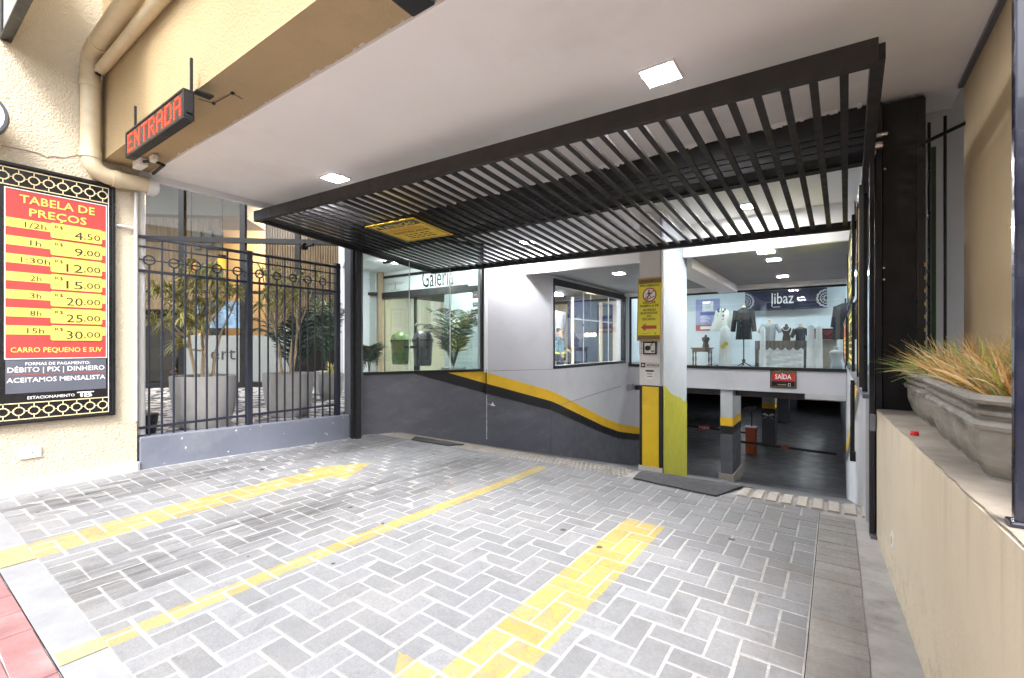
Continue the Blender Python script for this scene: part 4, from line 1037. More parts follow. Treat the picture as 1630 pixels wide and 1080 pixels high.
# person walking behind the ramp window (skin surface)
def skinned(name, pts, edges, radii, m, parent, org, sub=1, root=0):
    me = bpy.data.meshes.new(name); me.from_pydata([Vector(p) for p in pts], edges, []); me.materials.append(M[m])
    o = bpy.data.objects.new(name, me); COL.objects.link(o); o.parent = parent
    s = o.modifiers.new('skin', 'SKIN'); s.use_smooth_shade = True
    for i, r in enumerate(radii):
        sv = me.skin_vertices[0].data[i]; sv.radius = (r, r) if not isinstance(r, tuple) else r
        sv.use_root = (i == root)
    ss = o.modifiers.new('sub', 'SUBSURF'); ss.levels = sub; ss.render_levels = sub
    return o
def hand_edges(pts, edges, radii, wrist, tipdir, side):
    d = Vector(tipdir).normalized(); sd = Vector(side).normalized(); wp = Vector(pts[wrist])
    pts.append(wp+d*.05); palm_ = len(pts)-1; edges.append((wrist, palm_)); radii.append((.034, .016))
    for k, ln in enumerate((.062, .075, .07, .055)):
        a = wp+d*.085+sd*(k-1.5)*.019; pts.append(a); edges.append((palm_, len(pts)-1)); radii.append(.0105)
        pts.append(a+d*ln*.6+Vector((0, 0, -.006))); edges.append((len(pts)-2, len(pts)-1)); radii.append(.009)
    a = wp+d*.05-sd*.045; pts.append(a); edges.append((palm_, len(pts)-1)); radii.append(.011); pts.append(a+d*.035-sd*.01); edges.append((len(pts)-2, len(pts)-1)); radii.append(.009)
def person_standing(loc, rz_, lab):
    t = thing('person', lab, 'person', loc); t.rotation_euler = (0, 0, rz_); ORG[t.name] = Vector()
    pts = [(0, 0, .92), (0, 0, 1.08), (0, .01, 1.28), (0, .0, 1.42), (0, .01, 1.49), (0, .02, 1.57), (0, .025, 1.655),
           (.095, 0, .88), (.11, .10, .48), (.11, .06, .09), (.115, .20, .035), (-.095, 0, .88), (-.11, -.06, .50), (-.11, -.22, .13), (-.115, -.10, .05),
           (.17, 0, 1.40), (.23, -.06, 1.14), (.22, .10, .95), (-.17, 0, 1.40), (-.23, .05, 1.14), (-.20, .22, 1.04)]
    ed = [(0, 1), (1, 2), (2, 3), (3, 4), (4, 5), (5, 6), (0, 7), (7, 8), (8, 9), (9, 10), (0, 11), (11, 12), (12, 13), (13, 14), (3, 15), (15, 16), (16, 17), (3, 18), (18, 19), (19, 20)]
    ra = [(.15, .11), (.13, .10), (.165, .115), (.12, .09), .052, .085, .075, .085, .055, .042, .035, .085, .055, .042, .035, .058, .042, .028, .058, .042, .028]
    pts = [Vector(p) for p in pts]
    hand_edges(pts, ed, ra, 17, (0, .4, -.9), (0, .9, .4)); hand_edges(pts, ed, ra, 20, (0, .9, -.3), (0, .3, .9))
    skinned('body', pts, ed, ra, 'skin', t, loc)
    jp = [(0, 0, .90), (0, 0, 1.08), (0, .01, 1.28), (0, 0, 1.42), (.175, 0, 1.40), (.235, -.06, 1.14), (.222, .085, .97), (-.175, 0, 1.40), (-.235, .05, 1.14), (-.205, .20, 1.05)]
    skinned('jacket', jp, [(0, 1), (1, 2), (2, 3), (3, 4), (4, 5), (5, 6), (3, 7), (7, 8), (8, 9)], [(.185, .14), (.165, .13), (.195, .145), (.14, .11), .075, .06, .045, .075, .06, .045], 'denim', t, loc)
    tp = [(0, 0, .93), (.095, 0, .86), (.11, .10, .48), (.11, .06, .12), (-.095, 0, .86), (-.11, -.06, .50), (-.11, -.21, .16)]
    skinned('trousers', tp, [(0, 1), (1, 2), (2, 3), (0, 4), (4, 5), (5, 6)], [(.17, .13), .105, .075, .065, .105, .075, .065], 'navy_trousers', t, loc)
    mb = MB(); mb.lathe([(.192, .93), (.198, .94), (.198, .99), (.192, 1.0)], (0, 0, 0), 16, 1, .8); obj('belt', mb, 'hivis', t)
    hp = [(0, -.01, 1.70), (0, -.03, 1.64), (0, -.045, 1.55)]
    skinned('hair', hp, [(0, 1), (1, 2)], [.075, .085, .065], 'hair', t, loc)
    mb = MB(); mb.lathe([(.001, 0), (.012, .01), (.014, .03), (.005, .05)], (0, .105, 1.565), 8); mb.lathe([(.001, 0), (.008, .006), (.001, .012)], (.03, .10, 1.605), 6); mb.lathe([(.001, 0), (.008, .006), (.001, .012)], (-.03, .10, 1.605), 6)
    obj('nose', mb, 'skin', t)
    for s in (-1, 1):
        mb = MB(); mb.lathe([(.055, 0), (.06, .04), (.05, .07), (.01, .09)], (s*.112, (.11 if s > 0 else -.15), 0.0 if s > 0 else .05), 10, .75, 2.0); obj('shoe', mb, 'frame_black', t, smooth=True)
    return t
a = at(891, 560, x=-6.6)
person_standing((-6.6, a.y, -.04), R(-70), 'person in a dark blue jacket with a yellow band behind the ramp window')

# ------------------------------------------------------------------ mezzanine slab and the clothes shop
YS = 9.75
ms = thing('mezzanine_slab', 'pale concrete slab edge spanning above the garage entrance', 'slab', (-1.8, YS, .28))
mb = MB(); mb.box(-3.719, .155, YS, 13.2, .285, .69); obj('slab', mb, 'grey_white_wall', ms)
mb = MB(); mb.box(-3.719, .155, YS-.03, YS+.05, .691, .745); obj('edge_profile', mb, 'frame_black', ms)
mb = MB(); mb.box(-3.715, .155, YS+.4, 33, .14, .284); obj('ceiling', mb, 'garage_dark', ms)
mb = MB(); mb.box(-.45, .155, YS-.002, YS+.35, .19, .283); obj('beam', mb, 'garage_white', ms)
sw = thing('shop_window', 'long frameless shop window above the garage slab', 'window', (-1.8, YS, .745))
mb = MB(); mb.box(-3.70, .155, YS-.02, YS+.03, 2.165, 2.20); mb.box(-3.70, -3.66, YS-.02, YS+.03, .746, 2.165); obj('frame', mb, 'frame_black', sw)
xs = [-3.655]+[at(px, 520, y=YS).x for px in (1180, 1229, 1301)]+[.15]
for a, b in zip(xs, xs[1:]):
    mb = MB(); mb.box(a+.002, b-.002, YS+.0, YS+.008, .747, 2.164); obj('pane', mb, 'pane_clear', sw)
BY = 11.6
shop = thing('clothes_shop', 'bright clothes shop interior with pale blue walls', 'interior', (-1.8, 10.7, .69))
mb = MB(); mb.box(-3.9, 1.2, BY, BY+.1, .69, 2.60); mb.box(-3.918, -3.70, YS+.06, BY, .77, 2.60); mb.box(1.1, 1.2, YS+.1, BY, .69, 2.6); obj('wall', mb, 'shop_wall', shop)
mb = MB(); mb.box(-3.69, 1.1, YS+.06, BY, .692, .712); obj('floor', mb, 'shop_floor', shop)
mb = MB(); mb.box(-3.69, 1.1, YS+.06, BY, 2.45, 2.55); obj('ceiling', mb, 'shop_wall', shop)
mb = MB()
for x in (-3.0, -1.7, -.5, .6): mb.box(x-.35, x+.35, 10.2, 10.5, 2.42, 2.445)
obj('lamp', mb, 'lamp_shop', shop)
def spx(zx, zy, y): return at(1080+zx*.1963, 430+zy*.1963, y=y)
# banner
a = spx(540, 345, 11.35); b = spx(1205, 170, 11.35); bw = b.x-a.x; bh = .43
ban = thing('banner', 'dark navy banner with white libaz lettering and mandalas', 'banner', (a.x+bw/2, 11.35, a.z))
fb = Face((a.x, 11.35, a.z+.03), (1, 0, 0), (0, 0, 1))
mb = MB(); nx = 40; vs = []; fs = []
for j in range(5):
    for i in range(nx+1):
        u = bw*i/nx; v = bh*j/4; wv = .012*math.sin(u*9+v*5)+.008*math.sin(u*23+1)*math.cos(v*9)
        vs.append(fb.P(u, v-.012*math.sin(math.pi*u/bw), wv))
for j in range(4):
    for i in range(nx):
        q = j*(nx+1)+i; fs.append((q, q+1, q+nx+2, q+nx+1))
mb.add(vs, fs); obj('cloth', mb, 'navy_cloth', ban, smooth=True)
mb = MB(); lx0 = bw*.345; fb.text(mb, 'libaz', lx0, bh*.30, .235, .03, width=bw*.27, bold=.004)
fb.rect(mb, lx0, bh*.16, lx0+.012, bh*.33, .028, .031); fb.rect(mb, lx0+.02, bh*.13, lx0+.16, bh*.15, .028, .031)
obj('lettering', mb, 'sign_white', ban)
mb = MB()
for cu, a0, a1 in ((0.0, -90, 90), (bw, 90, 270)):
    for rr in (.05, .115):
        for k in range(14):
            p, q = R(a0+(a1-a0)*k/14), R(a0+(a1-a0)*(k+1)/14)
            A = fb.P(cu+rr*math.cos(p), bh*.47+rr*math.sin(p), .03); B_ = fb.P(cu+rr*math.cos(q), bh*.47+rr*math.sin(q), .03); mb.tube([A, B_], .004, 4, 0, False)
    for k in range(7):
        am = R(a0+(a1-a0)*(k+.5)/7); cc = (cu+.148*math.cos(am), bh*.47+.148*math.sin(am))
        for rr in (.036, .018):
            pts = [fb.P(cc[0]+rr*math.cos(x), cc[1]+rr*math.sin(x), .03) for x in [am-1.7+3.4*i/8 for i in range(9)]]; mb.tube(pts, .0045, 4, 0, False)
        mb.tube([fb.P(cu+.055*math.cos(am), bh*.47+.055*math.sin(am), .03), fb.P(cu+.11*math.cos(am), bh*.47+.11*math.sin(am), .03)], .0035, 4, 0, False)
obj('mandala', mb, 'sign_white', ban)
# lilac poster
a = spx(140, 495, BY-.02); b = spx(335, 232, BY-.02)
po = thing('poster', 'lilac poster with blue ribbon and red foot on the shop wall', 'poster', ((a.x+b.x)/2, BY-.01, a.z)); fq = Face((a.x, BY-.01, a.z), (1, 0, 0), (0, 0, 1)); pw, ph = b.x-a.x, b.z-a.z
mb = MB(); fq.rect(mb, 0, 0, pw, ph, 0, .006); obj('sheet', mb, 'lilac_print', po)
mb = MB(); fq.rect(mb, pw*.28, ph*.62, pw*.74, ph*.93, .006, .008)
for k in range(5): fq.rect(mb, pw*.2, ph*(.46-k*.045), pw*(.5+.06*(k % 3)), ph*(.46-k*.045)+.012, .006, .008)
fq.rect(mb, pw*.2, ph*.05, pw*.9, ph*.14, .008, .009); obj('print', mb, 'sign_white', po)
mb = MB(); fq.poly(mb, [(pw*.15, ph*.60), (pw*.96, ph*.58), (pw*.90, ph*.53), (pw*.96, ph*.48), (pw*.15, ph*.50), (pw*.21, ph*.55)], .006, .009); obj('ribbon', mb, 'ribbon_blue', po)
mb = MB(); fq.rect(mb, 0, 0, pw, ph*.19, .006, .0075); obj('foot_band', mb, 'sign_red', po)
mb = MB(); fq.ring(mb, pw*.51, ph*.78, .035, .042, .008, .009, 14); obj('lettering', mb, 'ribbon_blue', po)

def garment(mb, cx, cy_, z0_, z1_, w0, w1, d=.16, wav=.012, n=28, sleeves=None, nf=9):
    """a draped body: elliptical rings from shoulders down with folds"""
    prof = []
    H = z1_-z0_; K = 12
    b = len(mb.v)
    for i in range(K+1):
        f = i/K; z = z1_-H*f
        if f < .06: ww = w0*(.35+.65*(f/.06))
        else: ww = w0+(w1-w0)*((f-.06)/.94)
        dd = d*(.55+.45*min(1, f*6))*(1+.25*f)
        for k in range(n):
            a = 2*math.pi*k/n; rr = 1+wav*8*f*math.sin(nf*a+f*2)
            mb.v.append((cx+ww/2*math.cos(a)*rr, cy_+dd/2*math.sin(a)*rr, z))
    for i in range(K):
        for k in range(n):
            p, q = b+i*n+k, b+i*n+(k+1) % n; mb.f.append((p, q, q+n, p+n)); mb.mi.append(0)
    mb.f.append(tuple(b+k for k in range(n))[::-1]); mb.mi.append(0); mb.f.append(tuple(b+K*n+k for k in range(n))); mb.mi.append(0)
    for (dx, dz0, dx2, dz2, r0, r1) in (sleeves or ()):
        mb.tube([(cx+dx, cy_, z1_-dz0), (cx+(dx+dx2)/2, cy_-.01, z1_-(dz0+dz2)/2), (cx+dx2, cy_-.02, z1_-dz2)], [r0, (r0+r1)/2, r1], 10)
def bust(mb, cx, cy_, z0_, h, s=1.):
    mb.lathe([(.05*s, 0), (.055*s, h*.1), (.04*s, h*.38), (.062*s, h*.62), (.066*s, h*.72), (.05*s, h*.80), (.02*s, h*.85), (.018*s, h*.97), (.002, h)], (cx, cy_, z0_), 14, 1, .65)
# cape
a = spx(265, 495, 10.7); b = spx(445, 300, 10.7); cx_ = (a.x+b.x)/2; cw = b.x-a.x
t = thing('mannequin', 'cream cape with dark bow collar on a display form', 'mannequin', (cx_, 10.7, .712), 'dressed forms in the shop window')
mb = MB(); garment(mb, cx_, 10.7, a.z, b.z-.03, cw*.55, cw*.98, .24, .02, nf=6); obj('cape', mb, 'cloth_cream', t, smooth=True)
mb = MB(); mb.tube([(cx_, 10.7, a.z+.1), (cx_, 10.7, .725)], .015, 8); mb.lathe([(.14, 0), (.14, .012), (.02, .03)], (cx_, 10.7, .713), 14); obj('stand', mb, 'dark_wood', t)
mb = MB()
for k, dz in enumerate((.10, .19, .27)):
    for s in (-1, 1): mb.prism([(cx_+.01*s, 10.585, b.z-dz), (cx_+.07*s, 10.585, b.z-dz+.03), (cx_+.06*s, 10.585, b.z-dz-.02)], (0, -.01, 0))
for k in range(9):
    aa = 2*math.pi*k/9; mb.tube([(cx_+.07*math.cos(aa), 10.64+.05*math.sin(aa), b.z-.03), (cx_+.07*math.cos(aa)*1.2, 10.6+.05*math.sin(aa), b.z-.08)], .009, 5)
obj('bow', mb, 'cloth_charcoal', t)
# white long garment beneath the cape
a = spx(335, 755, 10.55); b = spx(430, 455, 10.55); t = thing('hanging_garment', 'long white garment with a floral print below the cream cape', 'garment', ((a.x+b.x)/2, 10.55, .712))
mb = MB(); garment(mb, (a.x+b.x)/2, 10.5, .72, b.z, (b.x-a.x)*.85, (b.x-a.x)*1.05, .10, .02, nf=11); obj('cloth', mb, 'cloth_white', t, smooth=True)
mb = MB(); f = Face(((a.x+b.x)/2, 10.43, 1.15), (1, 0, 0), (0, 0, 1)); f.disc(mb, .03, .03, .045, 0, .004, 10); f.disc(mb, -.03, -.03, .05, 0, .004, 10); obj('print', mb, 'ink_gold', t)
# coat on stand
a = spx(450, 565, 10.6); b = spx(610, 290, 10.6); cx_ = (a.x+b.x)/2
t = thing('mannequin', 'long black coat on a thin stand left of the banner', 'mannequin', (cx_, 10.6, .712), 'dressed forms in the shop window')
mb = MB(); garment(mb, cx_, 10.6, a.z, b.z-.03, (b.x-a.x)*.62, (b.x-a.x)*.80, .2, .008, sleeves=((-.15, .06, -.20, .50, .05, .045), (.15, .06, .20, .50, .05, .045))); obj('coat', mb, 'cloth_coat', t, smooth=True)
mb = MB(); mb.tube([(cx_, 10.6, a.z+.05), (cx_, 10.6, .73)], .012, 8); mb.lathe([(.03, 0), (.035, .05), (.012, .07)], (cx_, 10.6, .8), 8)
for k in range(3):
    aa = 2*math.pi*k/3+.4; mb.tube([(cx_, 10.6, .80), (cx_+.14*math.cos(aa), 10.6+.14*math.sin(aa), .72)], .011, 6)
obj('stand', mb, 'frame_black', t); mb = MB(); mb.lathe([(.045, 0), (.04, .03), (.03, .06), (.002, .065)], (cx_, 10.6, b.z-.05), 12); obj('neck', mb, 'mannequin', t, smooth=True)
mb = MB()
for dz in (.22, .32, .42): mb.lathe([(.001, 0), (.013, .006), (.001, .012)], (cx_-.04, 10.49, b.z-dz), 8)
obj('button', mb, 'alu', t)
# dark table with jewellery bust
a = spx(112, 755, 10.3); b = spx(275, 630, 10.3); t = thing('side_table', 'small dark turned leg table at the left of the shop window', 'table', ((a.x+b.x)/2, 10.3, .712))
mb = MB(); mb.box(a.x, b.x, 10.15, 10.45, b.z-.025, b.z); obj('top', mb, 'dark_wood', t, bevel=.004)
mb = MB(); mb.box(a.x+.03, b.x-.03, 10.17, 10.43, b.z-.09, b.z-.026); obj('apron', mb, 'dark_wood', t)
for x in (a.x+.045, b.x-.045):
    for y in (10.19, 10.41):
        mb = MB(); H = b.z-.09-.713; mb.lathe([(.014, 0), (.02, H*.1), (.012, H*.2), (.02, H*.5), (.012, H*.8), (.022, H)], (x, y, .713), 8); obj('leg', mb, 'dark_wood', t)
TBZ = b.z; TBX = (a.x+b.x)/2
t = thing('jewellery_bust', 'small black necklace bust on the dark side table', 'display bust', (TBX+.07, 10.3, TBZ)); mb = MB(); bust(mb, TBX+.07, 10.3, TBZ, .27, 1.25); obj('form', mb, 'cloth_coat', t, smooth=True)
# console with cloths
a = spx(632, 770, 10.5); b = spx(1045, 575, 10.5); t = thing('display_console', 'wide console draped in brown grey and white pleated cloth', 'console', ((a.x+b.x)/2, 10.5, .712))
mb = MB(); mb.box(a.x, b.x, 10.3, 10.7, b.z-.03, b.z); obj('top', mb, 'cloth_brown', t, bevel=.01)
mb = MB(); mb.box(a.x, a.x+.05, 10.3, 10.7, .714, b.z-.031); mb.box(b.x-.05, b.x, 10.3, 10.7, .714, b.z-.031); obj('leg', mb, 'dark_wood', t)
mb = MB(); n = 60; vs = []; fs = []; BW = b.x-a.x
for j in range(2):
    for i in range(n+1):
        x = a.x+BW*i/n; zz = b.z+.004 if j == 0 else b.z-.13-.05*abs(math.sin(i*.35)); vs.append((x, 10.29-.01*math.sin(i*1.3)-(.012 if j else 0), zz))
for i in range(n): fs.append((i, i+1, n+2+i, n+1+i))
mb.add(vs, fs); obj('cloth', mb, 'cloth_brown', t, smooth=True)
mb = MB(); vs = []; fs = []
for j in range(9):
    for i in range(n+1):
        x = a.x+.07+(BW-.14)*i/n; f = j/8; vs.append((x, 10.31-.02*math.sin(j*2.2+i*.12)-.006*math.sin(i*.9), b.z-.16-(b.z-.16-.72)*f))
for j in range(8):
    for i in range(n): q = j*(n+1)+i; fs.append((q, q+1, q+n+2, q+n+1))
mb.add(vs, fs); obj('cloth', mb, 'cloth_white', t, smooth=True)
CZT = b.z
def top_form(px0, px1, ztop, y, m, lab, neck='mannequin', sl=True, beads=False):
    a = spx(px0, 570, y); b = spx(px1, ztop, y); cx = (a.x+b.x)/2; ww = b.x-a.x
    t = thing('mannequin', lab, 'mannequin', (cx, y, CZT), 'dressed forms in the shop window')
    mb = MB(); garment(mb, cx, y, CZT+.004, b.z-.10, ww*.50, ww*.42, .2, .012, sleeves=((-ww*.24, .04, -ww*.44, .20, .045, .035), (ww*.24, .04, ww*.44, .20, .045, .035)) if sl else None)
    obj('blouse', mb, m, t, smooth=True)
    mb = MB(); mb.lathe([(.05, 0), (.038, .05), (.034, .09), (.002, .10)], (cx, y, b.z-.13), 12); obj('neck', mb, neck, t, smooth=True); return t
top_form(640, 840, 385, 10.5, 'cloth_grey', 'light grey blouse form on the left of the console')
top_form(905, 1075, 420, 10.5, 'cloth_charcoal', 'charcoal blouse form on the right of the console')
a = spx(875, 570, 10.45); t = thing('jewellery_bust', 'black bust with a pearl necklace between the two blouses', 'display bust', (a.x, 10.45, CZT)); mb = MB(); bust(mb, a.x, 10.45, CZT+.002, .33, 1.3); obj('form', mb, 'cloth_coat', t, smooth=True)
mb = MB()
for k in range(15):
    aa = math.pi*k/14; mb.lathe([(.001, -.009), (.009, 0), (.001, .009)], (a.x+.06*math.cos(aa), 10.36-.02*math.sin(aa), CZT+.27-.07*math.sin(aa)), 6)
obj('necklace', mb, 'sign_white', t)
for i, (z0x, z1x, zt_, lab) in enumerate(((1040, 1105, 440, 'left of two long white hanging cloths by the charcoal blouse'), (1110, 1168, 450, 'right of two long white hanging cloths by the red handbag'), (662, 706, 458, 'narrow white hanging cloth in front of the console'))):
    a = spx(z0x, 770, 10.2); b = spx(z1x, zt_, 10.2); t = thing('hanging_cloth', lab, 'cloth', ((a.x+b.x)/2, 10.2, .712), 'long white cloths in the shop')
    mb = MB(); garment(mb, (a.x+b.x)/2, 10.18, .716, b.z, (b.x-a.x)*.9, (b.x-a.x)*1.05, .06, .015, nf=13); obj('cloth', mb, 'cloth_white', t, smooth=True)
# red bag on a pedestal
a = spx(1130, 560, 10.8); b = spx(1288, 478, 10.8); t = thing('pedestal', 'wooden pedestal under the red handbag', 'pedestal', ((a.x+b.x)/2, 10.8, .712))
cxx = (a.x+b.x)/2; mb = MB(); mb.box(cxx-.15, cxx+.15, 10.65, 10.95, .714, a.z-.025); obj('column', mb, 'kerb_tile', t); mb = MB(); mb.box(cxx-.17, cxx+.17, 10.63, 10.97, a.z-.024, a.z-.002); obj('top', mb, 'kerb_tile', t)
t = thing('handbag', 'dark red handbag with black handles on a pedestal', 'handbag', (cxx, 10.8, a.z)); mb = MB(); mb.obox((cxx-.22, 10.74, a.z), (.44, 0, 0), (0, .13, 0), (0, 0, .20)); obj('body', mb, 'bag_red', t, bevel=.02)
mb = MB(); mb.tube([(cxx-.10, 10.73, a.z+.10)]+[(cxx-.10+.2*i/6, 10.72, a.z+.16-.11*math.sin(math.pi*i/6)) for i in range(7)]+[(cxx+.10, 10.73, a.z+.10)], .011, 6)
mb.box(cxx-.22, cxx+.22, 10.735, 10.739, a.z+.175, a.z+.20); mb.box(cxx-.12, cxx-.09, 10.732, 10.739, a.z+.08, a.z+.2); mb.box(cxx+.09, cxx+.12, 10.732, 10.739, a.z+.08, a.z+.2); obj('handle', mb, 'ink_black', t)
a = spx(1280, 770, 10.25); t = thing('jewellery_bust', 'pale grey bust standing at the right end of the shop window', 'display bust', (a.x, 10.25, .712)); mb = MB(); bust(mb, a.x, 10.25, .714, .42, 1.7); obj('form', mb, 'grey_form', t, smooth=True)
a = spx(1345, 520, 10.6); b = spx(1345, 270, 10.6); t = thing('mannequin', 'dark coat at the far right of the shop behind the railing', 'mannequin', (a.x, 10.6, .712), 'dressed forms in the shop window')
mb = MB(); garment(mb, a.x+.02, 10.6, a.z-.1, b.z, .34, .42, .2, .01, sleeves=((-.14, .06, -.19, .45, .05, .045), (.14, .06, .19, .45, .05, .045))); obj('coat', mb, 'cloth_coat', t, smooth=True)
mb = MB(); mb.tube([(a.x+.02, 10.6, a.z), (a.x+.02, 10.6, .715)], .014, 8); obj('stand', mb, 'frame_black', t)

# SAIDA sign
a = at(1226, 618, y=YS-.01); b = at(1268, 588.5, y=YS-.01); sw_, sh_ = b.x-a.x, .375
sa = thing('exit_sign', 'red and black SAÍDA sign fixed on the slab edge', 'sign', (a.x+sw_/2, YS, a.z)); f = Face((a.x, YS-.001, a.z+.01), (1, 0, 0), (0, 0, 1))
mb = MB(); f.rect(mb, 0, 0, sw_, sh_, 0, .012); obj('panel', mb, 'sign_black', sa)
mb = MB(); f.frame(mb, 0, 0, sw_, sh_, .018, .012, .022); obj('frame', mb, 'frame_black', sa)
mb = MB(); f.rect(mb, .022, sh_*.33, sw_-.022, sh_*.70, .012, .014); obj('panel_band', mb, 'sign_dark_red', sa)
mb = MB(); f3 = Face(f.P(0, 0, .012), f.ex, f.ey); f3.chain(mb, .03, sw_-.03, sh_*.73, sh_*.93, 8, .003, .006); f.frame(mb, .019, .019, sw_-.019, sh_-.019, .006, .012, .016); obj('chain_ornament', mb, 'sign_gold', sa)['kind'] = 'stuff'
mb = MB(); f.text(mb, 'SAÍDA', sw_/2, sh_*.44, .085, .016, align='c', width=sw_*.62, bold=.02); f.text(mb, 'ESTACIONAMENTO', sw_*.30, sh_*.14, .016, .016, width=sw_*.32); f.frame(mb, sw_*.68, sh_*.10, sw_*.78, sh_*.24, .006, .012, .016); obj('lettering', mb, 'sign_white', sa)

# ------------------------------------------------------------------ main pillar
PX0, PX1, PY0, PY1 = -1.826, -1.566, 5.12, 6.11
pl = thing('pillar', 'pillar with yellow front, chartreuse flank and white signed top', 'pillar', ((PX0+PX1)/2, 5.5, -.29))
mb = MB(); mb.box(PX0, PX1, PY0, PY1, .698, 2.655); obj('shaft', mb, 'white_pillar', pl, bevel=.004)
mb = MB(); mb.box(PX0, PX1, PY0, PY1, -.8, .693); obj('shaft', mb, 'stripe_black', pl, bevel=.003)
mb = MB(); mb.box(PX0+.034, PX1-.040, PY0-.008, PY0+.001, -.208, .686); obj('yellow_panel', mb, 'yellow_paint', pl, bevel=.002)
for i in range(4):
    mb = MB(); x = PX0-.007+i*.069; mb.box(x, x+.066, PY0-.020, PY0-.005, -.30, -.207); obj('tile', mb, 'off_tile', pl, bevel=.002)
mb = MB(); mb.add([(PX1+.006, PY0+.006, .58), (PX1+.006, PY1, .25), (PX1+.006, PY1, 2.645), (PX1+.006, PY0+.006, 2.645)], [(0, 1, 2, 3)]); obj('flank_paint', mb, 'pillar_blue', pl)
mb = MB(); ptsY = [PY0+.006+i*(PY1-PY0-.006)/12 for i in range(13)]; vs = []; fs = []
for i, y in enumerate(ptsY):
    zt = .702-(y-PY0)*.29+.014*math.sin(i*1.7)-(.03 if i in (4, 5) else 0); vs += [(PX1+.009, y, rz(y)-.05), (PX1+.009, y, zt)]
for i in range(12): fs.append((2*i, 2*i+2, 2*i+3, 2*i+1))
mb.add(vs, fs); obj('chartreuse_panel', mb, 'chartreuse_paint', pl)
mb = MB(); mb.box(PX1-.027, PX1-.008, PY0-.005, PY0+.001, .71, 2.64); obj('conduit', mb, 'pillar_blue', pl)
fpi = Face((PX0, PY0-.004, 0), (1, 0, 0), (0, 0, 1))
ns = thing('warning_sign', 'tall yellow PROIBIDO sign with red crossed walking figure on the pillar', 'sign', (0, 0, 0)); ns_w = .215
f = Face((-.014, -.006, 0), (.9995, -.02, 0), (.022, 0, 1)); H = .565
mb = MB(); f.rect(mb, 0, 0, ns_w, H, 0, .012); obj('panel', mb, 'sign_bright_yellow', ns)
mb = MB(); f.frame(mb, -.003, -.003, ns_w+.003, H+.003, .009, 0, .016); obj('frame', mb, 'sign_gold', ns)
mb = MB(); f.rect(mb, .008, .008, ns_w-.008, .046, .012, .013); f.rect(mb, .008, H-.046, ns_w-.008, H-.008, .012, .013); obj('panel_band', mb, 'sign_black', ns)
mb = MB(); f3 = Face(f.P(0, 0, .013), f.ex, f.ey); f3.chain(mb, .012, ns_w-.012, .012, .042, 9, .002, .003); f3.chain(mb, .012, ns_w-.012, H-.042, H-.012, 9, .002, .003); obj('chain_ornament', mb, 'sign_gold', ns)['kind'] = 'stuff'
mb = MB(); mc = ns_w/2
for s_, v, wd in (('PROIBIDO', H-.075, .18), ('DESCER', .335, .12), ('RAMPA A PÉ', .305, .17), ('ACESSO', .268, .12), ('ELEVADOR', .24, .155), ('OU', .212, .04), ('ESCADA', .184, .12)):
    f.text(mb, s_, mc, v, .020, .0145, align='c', width=wd, bold=.02)
f.text(mb, 'ESTACIONAMENTO', .045, .058, .007, .0145, width=.08); f.frame(mb, .16, .056, .175, .070, .003, .012, .0145)
obj('lettering', mb, 'ink_black', ns)
mb = MB(); f.disc(mb, mc, .415, .062, .0125, .014, 28); obj('disc', mb, 'sign_white', ns)
mb = MB(); f.disc(mb, mc-.005, .452, .008, .014, .0155, 10); f.poly(mb, [(mc-.012, .44), (mc+.003, .44), (mc+.004, .41), (mc-.012, .41)], .014, .0155)
for a_, b_ in (((mc-.004, .412), (mc-.022, .372)), ((mc-.002, .412), (mc+.018, .385)), ((mc-.008, .437), (mc-.028, .418)), ((mc-.002, .437), (mc+.016, .42)), ((mc-.035, .368), (mc+.045, .398))):
    mb.bar(f.P(*a_, .0148), f.P(*b_, .0148), .0015, .006, up=f.ey)
obj('walking_figure', mb, 'ink_black', ns)
mb = MB(); f.ring(mb, mc, .415, .054, .064, .0125, .017, 28); mb.bar(f.P(mc-.042, .377, .016), f.P(mc+.042, .453, .016), .002, .009, up=f.ey)
f.poly(mb, [(mc-.075, .12), (mc-.03, .155), (mc-.03, .135), (mc+.07, .135), (mc+.07, .105), (mc-.03, .105), (mc-.03, .085)], .0125, .0145); obj('prohibition_ring', mb, 'sign_red', ns)
cbx = thing('intercom', 'small black framed intercom with cable under the yellow sign', 'intercom', (0, 0, 0)); f = Face((.045, -.001, 0), (1, 0, 0), (0, 0, 1))
mb = MB(); f.rect(mb, 0, 0, .118, .11, 0, .018); obj('box', mb, 'sign_white', cbx); mb = MB(); f.frame(mb, -.002, -.002, .12, .112, .011, .0, .026); obj('frame', mb, 'frame_black', cbx)
mb = MB(); f.disc(mb, .045, .055, .022, .018, .045, 16); obj('speaker', mb, 'black_metal', cbx); mb = MB(); mb.tube([f.P(.06, .06, .04), f.P(.08, .09, .03), f.P(.095, .14, .012)], .004, 6); obj('cable', mb, 'frame_black', cbx)
mb = MB(); f.rect(mb, .07, .02, .10, .026, .018, .02); f.rect(mb, .07, .032, .10, .036, .018, .02); f.rect(mb, -.042, .0, -.006, .002, 0, .002); f.rect(mb, -.042, .108, -.006, .11, 0, .002); f.rect(mb, -.043, 0, -.041, .11, 0, .002); f.rect(mb, -.043, .05, -.006, .052, 0, .002); f.rect(mb, -.025, 0, -.023, .11, 0, .002); obj('marking', mb, 'ink_black', cbx)
en = thing('entry_sticker', 'narrow white ENTRADA sticker with left arrow on the pillar', 'sticker', (0, 0, 0)); f = Face((.012, -.001, 0), (1, 0, 0), (0, 0, 1))
